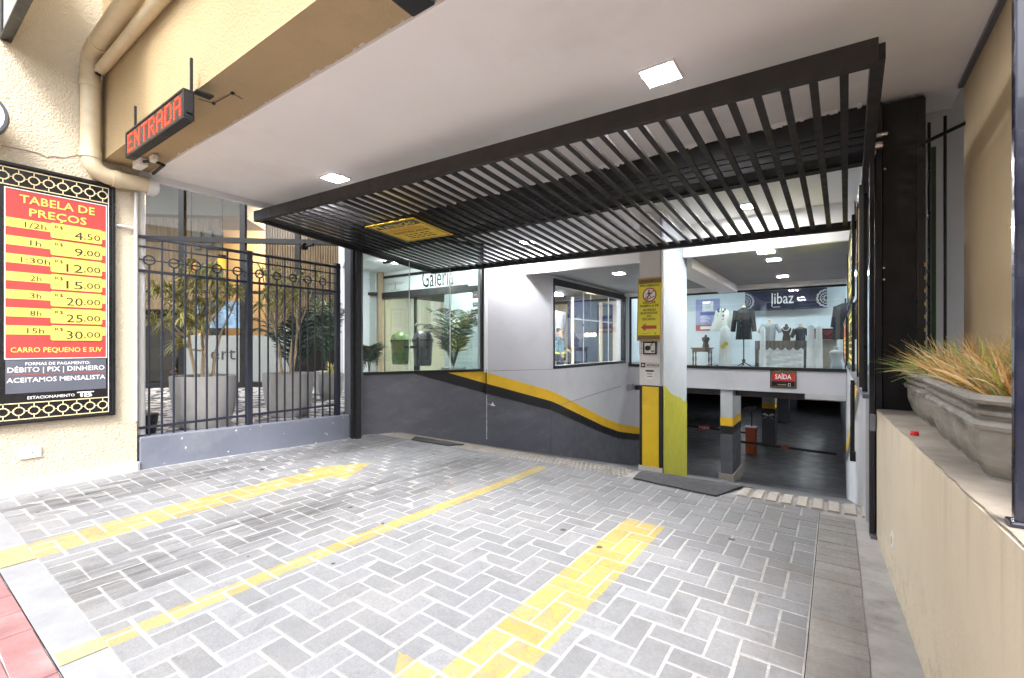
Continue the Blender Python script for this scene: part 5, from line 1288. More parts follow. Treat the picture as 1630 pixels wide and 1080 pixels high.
mb = MB(); f.rect(mb, 0, 0, .185, .05, 0, .003); obj('sheet', mb, 'off_tile', en); mb = MB(); f.rect(mb, .004, .004, .045, .046, .003, .004); f.text(mb, 'ENTRADA', .06, .015, .02, .004, width=.115, bold=.02); obj('lettering', mb, 'ink_black', en)
mb = MB(); f.poly(mb, [(.010, .025), (.024, .037), (.024, .029), (.038, .029), (.038, .021), (.024, .021), (.024, .013)], .004, .005); obj('arrow', mb, 'sign_white', en)
pn = thing('paper_notice', 'small paper notice with faint print below the ENTRADA sticker', 'notice', (0, 0, 0)); f = Face((.06, -.001, 0), (1, 0, 0), (0, 0, 1))
mb = MB(); f.rect(mb, 0, 0, .075, .085, 0, .002); obj('sheet', mb, 'sign_white', pn); mb = MB(); f.rect(mb, 0, .068, .075, .084, .002, .003); f.rect(mb, .010, .046, .060, .052, .002, .003); f.rect(mb, .014, .024, .062, .030, .002, .003); obj('lettering', mb, 'ink_black', pn)

for o_, z_ in ((ns, 1.205), (cbx, 1.052), (en, .896), (pn, .769)):   # hung on the pillar face, full size
    o_.location = (PX0, PY0-.003, z_); o_.scale = (1.228,)*3

# ------------------------------------------------------------------ right ramp wall, railing, signs
rr_ = thing('ramp_wall', 'light grey right wall of the ramp with a yellow stripe', 'wall', (.3, 8, 0))
mb = MB(); mb.box(.16, .60, 3.79, 10.6, -2.2, .80); obj('wall', mb, 'grey_white_wall', rr_)
mb = MB(); mb.box(.145, .62, 3.79, 9.7, .802, .83); obj('coping', mb, 'gunmetal', rr_)
s1_, s2_, s3_ = MB(), MB(), MB(); yl = [4.4+i*.2 for i in range(31)]
PR = lambda y: Vector((.16, y, 0))
strip_wall(PR, yl, Vector((-1, 0, 0)), lambda y: zs(y)+.1, lambda y: zs(y)-.06, s1_, .004); strip_wall(PR, yl, Vector((-1, 0, 0)), lambda y: zs(y)-.06, lambda y: zs(y)-.22, s2_, .004)
obj('yellow_stripe', s1_, 'stripe_yellow', rr_); obj('black_stripe', s2_, 'ramp_grey', rr_)
bwk = thing('side_wall', 'pale wall behind the ramp railing on the right', 'wall', (.9, 7, .8)); mb = MB(); mb.box(.62, .75, 4.3, 9.74, .0, 2.94); mb.box(.30, .75, 4.55, 4.65, .83, 2.94); obj('wall', mb, 'grey_white_wall', bwk)
rl = thing('railing', 'black steel railing along the right side of the ramp', 'railing', (.17, 6.5, .83))
for px, z1_ in ((1346, 2.1), (1354, 2.2), (1369, 2.35), (1376.5, 2.2)):
    a = at(px, 500, x=.165); mb = MB(); mb.box(.15, .18, a.y-.02, a.y+.02, .83, z1_); obj('post', mb, 'frame_black', rl)
mb = MB(); mb.box(.155, .175, 4.0, 9.4, .90, .93); mb.box(.155, .175, 4.0, 9.4, 1.55, 1.575); obj('rail', mb, 'frame_black', rl)
def wallsign(lab, px0, px1, zt, zb, face, inner, red=False, n=0):
    """signs on the railing, angled a little towards the street"""
    a = at(px0, 450, x=.15); b = at(px1, 450, x=.15); t = thing('railing_sign', lab, 'sign', (.15, (a.y+b.y)/2, zb), 'framed signs on the ramp railing')
    p0 = Vector((.145, b.y, zb)); p1 = Vector((.085, min(a.y, b.y+.9), zb)); p1 = Vector((.145-.02, a.y, zb))
    f = Face((.125, a.y, zb), (0, -1, 0), (0, 0, 1)); L = a.y-b.y; H = zt-zb
    mb = MB(); f.rect(mb, 0, 0, L, H, 0, .01); obj('panel', mb, face, t); mb = MB(); f.frame(mb, -.01, -.01, L+.01, H+.01, .04, 0, .02); obj('frame', mb, 'frame_black', t)
    mb = MB(); f.frame(mb, L*.10, .06, L*.90, H-.06, .018, .01, .013); 
    if not red: f.poly(mb, [(L*.3, H-.12), (L*.7, H-.12), (L*.5, H-.28)], .01, .013)
    for k in range(4): f.rect(mb, L*.25, H*(.55-.11*k), L*.75, H*(.55-.11*k)+.04, .01, .013)
    obj('print', mb, inner, t); return t
wallsign('upper yellow warning sign on the ramp railing', 1356.5, 1367, 2.18, 1.55, 'sign_bright_yellow', 'ink_black')
wallsign('lower yellow warning sign on the ramp railing', 1357, 1367, 1.48, .95, 'sign_bright_yellow', 'ink_black')
wallsign('small red sign at the far end of the ramp railing', 1347.5, 1353, 1.50, .90, 'sign_dark_red', 'sign_yellow', True)
wallsign('tall red sign with gold border nearest the gate post', 1378.5, 1383.8, 2.02, .93, 'sign_dark_red', 'sign_yellow', True)
hr = thing('handrail_tube', 'short black tube clamped on the right ramp wall', 'handrail', (.15, 6.1, .4)); a = at(1359, 600, x=.14); mb = MB(); mb.tube([(.13, a.y, .78), (.13, a.y, .12)], .018, 8); mb.box(.115, .155, a.y-.03, a.y+.03, .78, .82); mb.box(.11, .155, a.y-.04, a.y+.04, .06, .15); obj('tube', mb, 'frame_black', hr)

# ------------------------------------------------------------------ garage below
gf = MB(); gf.add([(-16, RY1+.28, RZ-.004), (.2, RY1+.28, RZ-.004), (6, 33, RZ-.004), (-16, 33, RZ-.004)], [(0, 1, 2, 3)]); struct('garage_floor', gf, 'garage_floor')
gwall = MB(); gwall.box(-16.2, -16, 10.5, 33, -1.7, .3); gwall.box(-16, 6, 33, 33.2, -1.7, .3); gwall.box(.16, .4, 10.602, 33, -1.7, .28); gwall.box(-16, -3.93, 10.4, 10.6, -1.7, .0)
t = thing('garage_walls', 'dark walls of the underground garage', 'wall', (-6, 20, -1.6)); obj('wall', gwall, 'garage_dark', t)
gc = MB(); gc.box(-16, -3.72, 14.01, 33, .14, .284); obj('ceiling', gc, 'garage_dark', t)
for y, nm in ((11.3, 'nearest'), (15.5, 'middle'), (20, 'farthest')):
    for x, sd_ in ((-2.8, 'left'), (-.68, 'right')):
        t = thing('tube_light', nm+' fluorescent batten over the '+sd_+' lane of the garage', 'ceiling light', (x, y, .12), 'fluorescent battens on the garage ceiling')
        mb = MB(); mb.box(x-.07, x+.07, y-.52, y+.52, .118, .138); obj('batten', mb, 'sign_white', t); mb = MB(); mb.tube([(x, y-.5, .10), (x, y+.5, .10)], .018, 8); obj('tube', mb, 'lamp_garage', t)
def gcol(x0_, x1_, y0_, y1_, zb, zt, lab, base=False, deco=False):
    t = thing('garage_column', lab, 'column', ((x0_+x1_)/2, (y0_+y1_)/2, zb), 'striped columns in the garage'); H = zt-zb
    mb = MB(); mb.box(x0_, x1_, y0_, y1_, zb, zb+.84); obj('base', mb, 'ramp_grey', t, bevel=.004)
    mb = MB(); mb.box(x0_-.002, x1_+.002, y0_-.002, y1_+.002, zb+.84, zb+1.0); obj('black_stripe', mb, 'stripe_black', t)
    mb = MB(); mb.box(x0_-.002, x1_+.002, y0_-.002, y1_+.002, zb+1.0, zb+1.16); obj('yellow_stripe', mb, 'stripe_yellow', t)
    mb = MB(); mb.box(x0_, x1_, y0_, y1_, zb+1.16, zt); obj('shaft', mb, 'garage_white', t, bevel=.004)
    if base:
        mb = MB(); mb.box(x0_-.03, x1_+.03, y0_-.03, y1_+.03, zb-.2, zb+.06); obj('plinth', mb, 'kerb_tile', t)
    if deco:
        f = Face(((x0_+x1_)/2, y0_-.004, zb+.78), (1, 0, 0), (0, 0, 1)); mb = MB()
        for s in (-1, 1): f.poly(mb, [(0, 0), (s*.16, .05), (s*.10, .10), (s*.02, .06)], 0, .003); f.poly(mb, [(s*.03, -.02), (s*.16, -.08), (s*.08, -.02)], 0, .003)
        obj('reflector', mb, 'sign_white', t)
gcol(-1.86, -1.64, 9.80, 10.75, -1.43, .284, 'nearest garage column, standing below the slab edge', base=True)
gcol(-1.68, -1.36, 14.5, 14.95, -1.6, .139, 'second garage column with white reflector marks', deco=True)
gcol(-1.68, -1.36, 18.9, 19.4, -1.6, .139, 'third garage column deeper in the garage')
gcol(-1.68, -1.36, 23.4, 23.9, -1.6, .139, 'farthest garage column with yellow banding')
bo = thing('barrier_box', 'orange barrier cabinet with a black reader on its pole', 'barrier', (-1.76, 13.1, -1.6))
mb = MB(); mb.box(-1.88, -1.64, 12.98, 13.22, -1.6, -.93); obj('cabinet', mb, 'orange_box', bo, bevel=.01)
mb = MB(); mb.box(-1.89, -1.63, 12.97, 13.23, -.93, -.91); obj('cap', mb, 'sign_white', bo)
mb = MB(); mb.tube([(-1.74, 13.05, -.91), (-1.74, 13.05, -.52)], .014, 8); mb.obox((-1.90, 12.95, -.55), (.26, 0, .07), (0, .12, 0), (-.03, 0, .10)); mb.tube([(-1.70, 13.05, -.5), (-1.60, 13.0, -.43)], .02, 6); obj('reader', mb, 'frame_black', bo)
b1 = thing('boom_barrier', 'dark barrier arm lowered across the right exit lane', 'barrier arm', (-.9, 12, -1.15))
mb = MB(); mb.bar((-1.95, 12.0, -1.12), (.02, 11.95, -1.16), .04, .055); obj('arm', mb, 'frame_black', b1); mb = MB(); mb.bar((-1.0, 11.97, -1.15), (-.86, 11.97, -1.12), .045, .07); obj('joint', mb, 'orange_box', b1)
mb = MB(); mb.box(-2.02, -1.93, 11.9, 12.1, -1.6, -1.08); obj('support', mb, 'frame_black', b1)
b2 = thing('boom_barrier', 'barrier arm with a red PARE plate in the left lane', 'barrier arm', (-3, 13.2, -1.05)); mb = MB(); mb.bar((-5.2, 13.2, -1.02), (-1.88, 13.15, -1.10), .04, .05); obj('arm', mb, 'frame_black', b2)
mb = MB(); mb.box(-3.05, -2.75, 13.13, 13.15, -1.12, -1.02); obj('plate', mb, 'sign_dark_red', b2); mb = MB(); Face((-3.03, 13.128, -1.10), (1, 0, 0), (0, 0, 1)).text(mb, 'PARE', 0, 0, .06, .001, width=.26); obj('lettering', mb, 'sign_white', b2)
mb = MB(); mb.box(-5.25, -5.1, 13.1, 13.3, -1.6, -.95); obj('support', mb, 'orange_box', b2)
pp = thing('ceiling_pipe', 'red and white pipes under the garage ceiling', 'pipe', (-2.5, 11.5, .1))
mb = MB(); mb.tube([(-3.7, 11.3, .05), (.15, 11.3, .05)], .03, 8); obj('pipe', mb, 'sign_dark_red', pp); mb = MB(); mb.tube([(-3.7, 11.9, -.02), (.15, 11.9, -.02)], .022, 8); obj('pipe', mb, 'garage_white', pp)
# small pieces on the left end under the slab
t = thing('slab_bracket', 'small grey bracket under the left end of the slab', 'bracket', (-3.6, 9.7, .2)); mb = MB(); mb.box(-3.70, -3.60, 9.6, 9.74, .18, .30); mb.tube([(-3.715, 9.3, .29), (-3.715, 6.7, .17)], .006, 5); obj('bracket', mb, 'mid_grey', t)

# ------------------------------------------------------------------ right: low wall, side wall, post, planters
rwl = thing('low_wall', 'beige rendered low wall on the right carrying the planters', 'wall', (.35, 2.4, 0))
mb = MB(); mb.prism([(.200, 3.50, -.05), (.292, 1.18, -.05), (.60, 1.18, -.05), (.60, 3.50, -.05)], (0, 0, .815)); obj('wall', mb, 'beige_plaster', rwl)
mb = MB(); n = 40; vs = []; fs = []
for i in range(n+1):
    f = i/n; y = 3.50-f*2.33; x = .203+f*.0925+rnd.uniform(-.002, .004); vs += [(x, y, .766+rnd.uniform(0, .003)), (x, y, .7705+rnd.uniform(0, .002)), (.599, y, .772)]
for i in range(n):
    a = 3*i; fs += [(a, a+1, a+4, a+3), (a+1, a+2, a+5, a+4)]
mb.add(vs, fs); obj('coping', mb, 'ledge_concrete', rwl)
swl = thing('side_wall', 'tall ochre plaster wall behind the planters', 'wall', (.7, 2.4, 0)); mb = MB(); mb.box(.60, 1.0, 1.18, 3.64, 0, 2.648); obj('wall', mb, 'ochre_plaster', swl)
mb = MB(); mb.box(.575, .599, 1.48, 3.64, 2.625, 2.6485); obj('dark_wall_strip', mb, 'gunmetal', swl)  # solid dark strip along the top edge of the wall
o = thing('socket', 'small oval white socket near the foot of the beige wall', 'socket', at(1421, 860, x=.225))
q = Vector(o.location); mb = MB(); f = Face((.2275, q.y, q.z), (.0395, -1, 0), (0, 0, 1)); f.disc(mb, 0, 0, .045, -.01, .006, 20, .7); obj('plate', mb, 'sign_white', o); mb = MB(); f.disc(mb, 0, 0, .018, .006, .008, 10, .7); obj('outlet', mb, 'ink_gold', o)
gp = thing('steel_post', 'glossy dark blue steel post on the beige wall at the right edge', 'post', (.31, 1.37, .77))
mb = MB(); mb.box(.305, .331, 1.385, 1.411, .772, 3.4); obj('post', mb, 'post_navy', gp, bevel=.004); mb = MB(); mb.prism([(.296, 1.375, .772), (.340, 1.375, .772), (.340, 1.42, .772), (.296, 1.42, .772)], (0, 0, .012)); obj('foot_plate', mb, 'post_navy', gp, bevel=.004)
bk = thing('back_grille', 'black bars with green cable in the gap beside the gate post', 'grille', (.5, 3.9, .8))
for px, z0_, z1_ in ((1479, .8, 2.54), (1504.5, .8, 2.56)):
    a = at(px, 400, y=3.85); mb = MB(); mb.tube([(a.x, 3.85, z0_), (a.x, 3.85, z1_)], .0085, 8); obj('bar', mb, 'frame_black', bk)
mb = MB(); mb.tube([(.43, 3.83, 2.405), (.60, 3.60, 2.405)], .011, 8); obj('cross_bar', mb, 'frame_black', bk)
a = at(1486, 400, y=3.9); mb = MB(); mb.box(a.x-.010, a.x+.012, 3.9, 3.93, .8, 2.40); obj('cable_cover', mb, 'palm_green', bk)
mb = MB(); mb.box(.43, .76, 3.98, 4.05, .0, 2.94); obj('panel', mb, 'grey_white_wall', bk)
chn = thing('chain', 'black and yellow chain hanging on the gate post side', 'chain', (.44, 3.58, 1.5)); mb = MB(); mb2 = MB()
for k in range(16):
    z = 1.62-k*.038; f = Face((.443, 3.60, z), (1, 0, 0) if k % 2 else (0, 1, 0), (0, 0, 1)); f.ring(mb, 0, 0, .009, .014, -.003, .003, 8, 0, .7)
    if k % 2 == 0: mb2.box(.424, .430, 3.584, 3.60, z-.01, z+.012)
obj('links', mb, 'frame_black', chn); obj('yellow_marks', mb2, 'stripe_yellow', chn)
ga2 = thing('ground_gap', 'dark narrow metal edging at the foot of the right post', 'edging', (.2, 3.55, 0)); mb = MB(); mb.box(.17, .232, 3.46, 3.62, .001, .02); obj('edging', mb, 'gunmetal', ga2)
lk = thing('latch', 'small pinkish latch box on the edge of the right guide rail', 'latch', (.18, 3.5, .72)); mb = MB(); mb.box(.166, .196, 3.47, 3.498, .64, .74); obj('latch', mb, 'gunmetal', lk, bevel=.004)

def trough(y0_, y1_, lab):
    t = thing('stone_planter', lab, 'planter', (.44, (y0_+y1_)/2, .772), 'ribbed stone troughs on the low wall')
    x0_, x1_ = .33, .585; zz = [.772, .778, .80, .86, .912, .920, .930, .940, .946, .952, .960, .970, .976, .982, .990, 1.000, 1.008, 1.014]
    of = [-.030, -.034, -.020, -.002, .0, .012, .016, .010, .0, .0, .014, .016, .002, .0, .020, .026, .022, .012]
    mb = MB(); rings = []; ch = .075
    for z, o_ in zip(zz, of):
        a, b, c, d = x0_-o_, x1_+o_*.5, y0_-o_, y1_+o_
        flute = []
        base = [(a+ch, c), (b-ch*.4, c), (b, c+ch*.4), (b, d-ch*.4), (b-ch*.4, d), (a+ch, d), (a, d-ch), (a, c+ch)]
        # densify the front side so it bulges
        pts = []
        for i in range(8):
            p, q = base[i], base[(i+1) % 8]; nn = 14 if i == 6 else (5 if i in (5, 7, 0) else 1)
            for k in range(nn):
                fk = k/nn; x = p[0]+(q[0]-p[0])*fk; y = p[1]+(q[1]-p[1])*fk
                if i == 6 and .775 < z < .93: x -= .006*math.sin(fk*math.pi*7)
                pts.append((x, y, z))
        rings.append(pts)
    n = len(rings[0]); vs = [p for r in rings for p in r]; fs = []
    for j in range(len(rings)-1):
        for k in range(n): fs.append((j*n+k, j*n+(k+1) % n, (j+1)*n+(k+1) % n, (j+1)*n+k))
    b = len(vs); cx, cyy = (x0_+x1_)/2, (y0_+y1_)/2; inner = [(cx+(p[0]-cx)*.86, cyy+(p[1]-cyy)*.94, 1.012) for p in rings[-1]]; low = [(p[0], p[1], .985) for p in inner]
    vs += inner+low
    for k in range(n):
        k2 = (k+1) % n; fs += [((len(rings)-1)*n+k, (len(rings)-1)*n+k2, b+k2, b+k), (b+k, b+k2, b+n+k2, b+n+k)]
    mb.add(vs, fs); obj('trough', mb, 'trough_stone', t, smooth=True, angle=25)
    mb = MB(); mb.add([(p[0], p[1], .99) for p in low], [tuple(range(n))]); obj('soil', mb, 'soil', t)
trough(1.74, 2.70, 'nearer ribbed stone trough on the beige wall')
trough(2.77, 3.46, 'farther ribbed stone trough next to the gate post')
def blades(name, lab, y0_, y1_, n, mixm, lean, rr, lk=1):
    mb = MB()
    for i in range(n):
        y = rr.uniform(y0_+.06, y1_-.05); x = rr.uniform(.37, .55); L = rr.uniform(.10, .27)*lk; a = rr.uniform(0, 2*math.pi)
        d = Vector((math.cos(a)*.6+lean[0], math.sin(a)*.6+lean[1], rr.uniform(.5, 1.9))).normalized(); w_ = rr.uniform(.0016, .0046)
        side_ = d.cross(Vector((rr.uniform(-1, 1), rr.uniform(-1, 1), .2))).normalized()*w_; p = Vector((x, y, .985)); mi = rr.choices(range(4), mixm)[0]
        prev = (p-side_, p+side_); K = 5; cvx, cvy, dr_ = rr.uniform(-.05, .03), rr.uniform(-.05, .05), rr.uniform(.02, .26)
        for k in range(1, K+1):
            f = k/K; q = p+d*L*f+Vector((cvx*f*f, cvy*f*f, -dr_*f*f*L*2)); s_ = side_*(1-f*.85)
            mb.add([prev[0], prev[1], q+s_, q-s_], [(0, 1, 2, 3)], mi); prev = (q-s_, q+s_)
    t = thing(name, lab, 'plant', (.45, (y0_+y1_)/2, .99)); o = obj('blades', mb, ['straw', 'pale_straw', 'grass_green', 'lime_leaf'], t); o['kind'] = 'stuff'
blades('grass_plant', 'dry orange tufted grass in the nearer trough', 1.76, 2.70, 2000, (6, 3.2, 1.6, .25), (0, .1), random.Random(21), .95)
blades('grass_plant', 'green and straw grass leaning out of the farther trough', 2.77, 3.44, 620, (2.0, 3.2, 3.8, .2), (-.75, -.1), random.Random(22))
rcp = thing('bottle_cap', 'small red bottle cap on the wall ledge beside the troughs', 'bottle cap', at(1458, 694, z=.772))
q = Vector(rcp.location); mb = MB(); mb.lathe([(.014, 0), (.0145, .004), (.0135, .016), (.012, .018)], (q.x-.004, q.y, q.z+.001), 16); obj('cap', mb, 'red_cap', rcp, smooth=True)

# ------------------------------------------------------------------ terrace, pots, plants, cafe
TZ = .30
tm = MB(); tm.box(-14, -5.095, 1.1, 9, .0, TZ); struct('terrace_floor', tm, 'mosaic')
def pot(px, pyb, x, r, h, lab):
    c = at(px, 600, x=x); cx, cyy = x, c.y
    t = thing('plant_pot', lab, 'plant pot', (cx, cyy, TZ), 'smooth grey pots on the terrace')
    mb = MB(); mb.lathe([(r*.70, 0), (r*.76, .02), (r*.90, h*.35), (r*.985, h*.75), (r, h), (r*.93, h), (r*.91, h-.05)], (cx, cyy, TZ), 36); obj('pot', mb, 'concrete_pot', t, smooth=True, angle=50)
    mb = MB(); mb.lathe([(r*.92, 0), (r*.92, .002)], (cx, cyy, TZ+h-.04), 24); obj('soil', mb, 'soil', t); return cx, cyy, TZ+h-.04
def leafwhorl(mb, p, d, n, L, rr):
    d = Vector(d).normalized(); o1 = d.orthogonal().normalized(); o2 = d.cross(o1)
    for i in range(n):
        a = rr.uniform(0, 2*math.pi); el = rr.uniform(.05, 1.3); out = (o1*math.cos(a)+o2*math.sin(a)); dir_ = (out*math.cos(el)+d*math.sin(el)).normalized()
        l = L*rr.uniform(.7, 1.15); sd = dir_.cross(Vector((0, 0, 1)));
        if sd.length < .05: sd = o1
        sd.normalize(); w_ = .0125*rr.uniform(.8, 1.25); st = p+d*rr.uniform(-.05, .03); pr = None; K = 4
        for k in range(K+1):
            f = k/K; q = st+dir_*l*f+Vector((0, 0, -.9*l*f*f*(.35+.5*math.cos(el)))); ww = w_*(.5+1.2*f if f < .4 else 1.0-(f-.4)*1.55)
            cur = (q-sd*ww, q-sd*ww*.38, q+sd*ww*.38, q+sd*ww)
            if pr:
                for (i0, i1, mi) in ((0, 1, 1), (1, 2, 0), (2, 3, 1)): mb.add([pr[i0], pr[i1], cur[i1], cur[i0]], [(0, 1, 2, 3)], mi)
            pr = cur
def dracaena(lab, base, tips, ntr, rr, L=.185, nl=46):
    t = thing('dracaena', lab, 'plant', base); bx, by, bz = base; tr = MB(); fo = MB(); trunks = []
    for k in range(ntr):
        a = 2*math.pi*k/ntr; b0 = Vector((bx+.06*math.cos(a), by+.07*math.sin(a), bz-.02)); top = Vector((bx+.10*math.cos(a), by+.16*math.sin(a), bz+.50+rr.uniform(-.05, .15)))
        mid_ = b0.lerp(top, .5)+Vector((rr.uniform(-.03, .03), rr.uniform(-.03, .03), 0)); mb = MB(); mb.tube([b0, b0.lerp(mid_, .5), mid_, top], [.020, .016, .015, .012], 8); obj('trunk', mb, 'bark', t, smooth=True); trunks.append((mid_, top))
    for p in tips:
        p = Vector(p); m_, tp = min(trunks, key=lambda q: (q[1]-p).length); st = tp if p.z > tp.z else m_.lerp(tp, max(0, min(1, (p.z-.18-m_.z)/max(.01, tp.z-m_.z))))
        md = st.lerp(p, .5)+Vector((0, 0, -.03)); tr.tube([st, md, p], [.010, .008, .006], 6, 0); d = (p-md); leafwhorl(fo, p, d+Vector((0, 0, .12)), nl, L, rr)
    obj('branch', tr, 'bark', t, smooth=True); o = obj('foliage', fo, ['leaf_green', 'leaf_yellow'], t); o['kind'] = 'stuff'
rg = random.Random(9)
c1 = pot(326, 0, -5.42, .305, .535, 'large smooth grey pot behind the left fence panel')
tips = [at(220+zx*.2036, 420+zy*.2036, x=-5.42+rg.uniform(-.28, .22)) for zx, zy in ((140, 200), (230, 190), (345, 165), (400, 30), (500, 75), (575, 40), (570, 140), (660, 150), (785, 220), (335, 320), (240, 440), (115, 430), (440, 200), (525, 320), (400, 470), (330, 620), (610, 250), (470, 300), (560, 400), (340, 400), (650, 330), (720, 200), (450, 420), (500, 480), (300, 250), (385, 110), (470, 130))]
dracaena('variegated yellow green dracaena in the left grey pot', (c1[0], c1[1], c1[2]), tips, 4, rg)
c2 = pot(459, 0, -5.42, .285, .515, 'smooth grey pot behind the right fence panel')
tips = [at(390+zx*.2036, 420+zy*.2036, x=-5.42+rg.uniform(-.25, .2)) for zx, zy in ((130, 60), (262, 90), (370, 110), (420, 210), (250, 210), (290, 290), (160, 240), (350, 350), (560, 100), (110, 320), (400, 270), (210, 340), (330, 220), (280, 170), (430, 90))]
dracaena('slender dracaena with bare stems in the right grey pot', (c2[0], c2[1], c2[2]), tips, 3, rg, .17, 34)
c3 = pot(527, 0, -6.6, .20, .40, 'small light pot close to the gate post on the terrace')
t = thing('spiky_plant', 'small spiky plant in the light pot by the gate', 'plant', c3); mb = MB(); leafwhorl(mb, Vector(c3)+Vector((0, 0, .06)), (0, 0, 1), 50, .30, rg); obj('foliage', mb, ['leaf_green', 'leaf_yellow'], t)['kind'] = 'stuff'
a = at(468, 600, x=-6.7); palm('broad_leaf_plant', 'dark green palm standing behind the right grey pot', (-6.7, a.y, TZ), 14, .75, 1.15, 'dark_leaf', .24, 'concrete_pot', .36, random.Random(8))
a = at(520, 500, x=-7.2); palm('broad_leaf_plant', 'dark leafed plant by the cafe window near the gate post', (-7.2, a.y, TZ), 9, .5, 1.5, 'palm_green', .2, 'concrete_pot', .4, random.Random(18))
a = at(228, 650, x=-5.5); t = thing('black_bucket', 'small dark bucket at the left end of the fence', 'bucket', (-5.3, a.y, TZ)); mb = MB(); mb.lathe([(.10, 0), (.125, .20), (.115, .20)], (-5.35, a.y-.05, TZ), 16); obj('bucket', mb, 'frame_black', t)

# cafe front
A0, A1 = Vector((-11.9, 2.76, 0)), Vector((-8.10, 6.09, 0)); dF = (A1-A0).normalized(); LF = (A1-A0).length
fc = Face(A0, dF, (0, 0, 1)); line_ = ((A0.x, A0.y), (A1.x, A1.y))
def su(px): q = at(px, 500, line=line_); return (Vector((q.x, q.y, 0))-A0).dot(dF)
cf = thing('cafe_shop_window', 'tall black framed glass cafe front beyond the terrace', 'shopfront', A0.lerp(A1, .5)+Vector((0, 0, TZ)))
ub2 = thing('building', 'upper storey above the cafe front', 'building', A0.lerp(A1, .5)+Vector((0, 0, 5.2))); mb = MB(); fc.rect(mb, -3, 5.2, LF+1.5, 8, -5, 0); obj('wall', mb, 'tan_stucco', ub2)
zt_ = 3.30; MU = [su(290), su(387), su(474), su(545)]
for i, u in enumerate(MU):
    mb = MB(); w_ = .10; fc.rect(mb, u-w_/2, TZ, u+w_/2, 5.2, -.06, .04); obj('mullion', mb, 'frame_black', cf)
mb = MB(); fc.rect(mb, -1, TZ+.001, LF+.3, TZ+.10, -.05, .03); fc.rect(mb, -1, zt_-.07, LF+.3, zt_+.03, -.05, .05); fc.rect(mb, -1, 2.2, LF+.3, 2.26, -.045, .025); obj('rail', mb, 'frame_black', cf)
edges_ = [-1]+MU+[LF+.3]
for a, b in zip(edges_, edges_[1:]):
    mb = MB(); fc.rect(mb, a+.052, TZ+.101, b-.052, zt_-.072, -.012, -.004); obj('pane', mb, 'pane_cafe', cf); mb = MB(); fc.rect(mb, a+.052, zt_+.032, b-.052, 5.18, -.012, -.004); obj('pane', mb, 'pane_cafe', cf)
mb = MB(); fc.rect(mb, MU[0]+.06, TZ+.11, MU[1]-.06, 1.35, -.002, .002); obj('frosted_film', mb, 'frosted', cf)
mb = MB(); fc.rect(mb, MU[1]+.06, TZ+.11, MU[2]-.06, 1.35, -.002, .002); obj('frosted_film', mb, 'frosted', cf)
mb = MB(); fc.text(mb, 'ert', MU[1]-.14, .86, .26, .006, align='r', width=.48); obj('lettering', mb, 'ink_black', cf)
mb = MB(); u0_ = su(352); fc.rect(mb, u0_-.45, 1.5, u0_+.40, 2.05, -.002, .003); obj('poster', mb, 'poster_blue', cf)
# interior
ci = thing('cafe_interior', 'warm lit cafe interior with fluted wood wall', 'interior', A0.lerp(A1, .5)-fc.en*2+Vector((0, 0, TZ)))
mb = MB(); fc.rect(mb, -3, TZ-.02, LF+.3, TZ, -4.5, -.07); obj('floor', mb, 'kerb_tile', ci)
mb = MB(); fc.rect(mb, -3, 5.0, LF+.3, 5.1, -4.5, -.07); fc.rect(mb, -3, 4.2, su(300)+.3, 4.99, -3.0, -1.6); obj('ceiling', mb, 'cafe_ceiling', ci)
mb = MB(); fc.rect(mb, -3.1, TZ, LF+.4, 5.0, -4.6, -4.5); fc.rect(mb, LF+.3, TZ, LF+.4, 5.0, -4.5, -.07); fc.rect(mb, -3.1, TZ, -3, 5, -4.5, -.07); obj('wall', mb, 'cafe_wall', ci)
nfl = 46; ua, ub_ = su(396), LF+.25
for i in range(nfl):
    u = ua+(ub_-ua)*i/nfl; mb = MB(); fc.rect(mb, u, 1.9, u+(ub_-ua)/nfl*.72, 4.99, -1.0-.03*(i % 2), -.92); obj('wood_slat', mb, 'flute_wood', ci)
mb = MB(); fc.rect(mb, ua, 1.9, ub_, 4.99, -1.10, -1.04); fc.rect(mb, -2.6, 2.0, MU[0]-.15, 4.15, -1.8, -1.7); fc.rect(mb, su(352), 1.2, su(384), 4.3, -2.2, -2.1); obj('wood_panel', mb, 'flute_wood', ci)
mb = MB(); fc.rect(mb, -2.6, TZ, MU[0]-.15, 1.99, -2.0, -1.9); fc.rect(mb, MU[1], TZ, MU[2]+.3, 1.9, -2.6, -2.5); obj('counter', mb, 'cafe_dark', ci)
mb = MB(); fc.rect(mb, su(505), .4, su(530), 2.1, -2.3, -2.2); obj('wall', mb, 'sign_amber', ci)
mb = MB(); q = fc.P(su(325), 4.9, -1.8); mb.lathe([(.05, 0), (.05, .04)], q, 12); q2 = fc.P(su(262), 4.9, -1.0); mb.lathe([(.05, 0), (.05, .04)], q2, 12); obj('downlight', mb, 'lamp_warm', ci)
for px, py in ((258, 412), (313, 405)):
    q = at(px, py, line=line_)-fc.en*1.0; t = thing('pendant_lamp', 'amber glass pendant lamp '+('left of' if px < 280 else 'right of')+' the first cafe mullion', 'lamp', q, 'amber pendants in the cafe')
    mb = MB(); mb.lathe([(.075, -.14), (.085, 0), (.09, .14), (.08, .15)], q, 16); obj('shade', mb, 'pendant_amber', t, smooth=True); mb = MB(); mb.tube([q+Vector((0, 0, .18)), Vector((q.x, q.y, 4.98))], .01, 6); mb.lathe([(.093, .10), (.094, .17)], q, 16); obj('cord', mb, 'frame_black', t)
la = bpy.data.lights.new('cafe_lamp_light', 'AREA'); la.energy = 150; la.size = .22; la.color = (1, .78, .5); lo = bpy.data.objects.new('cafe_lamp_light', la); COL.objects.link(lo); lo.location = fc.P(su(333), 4.85, -3.6)
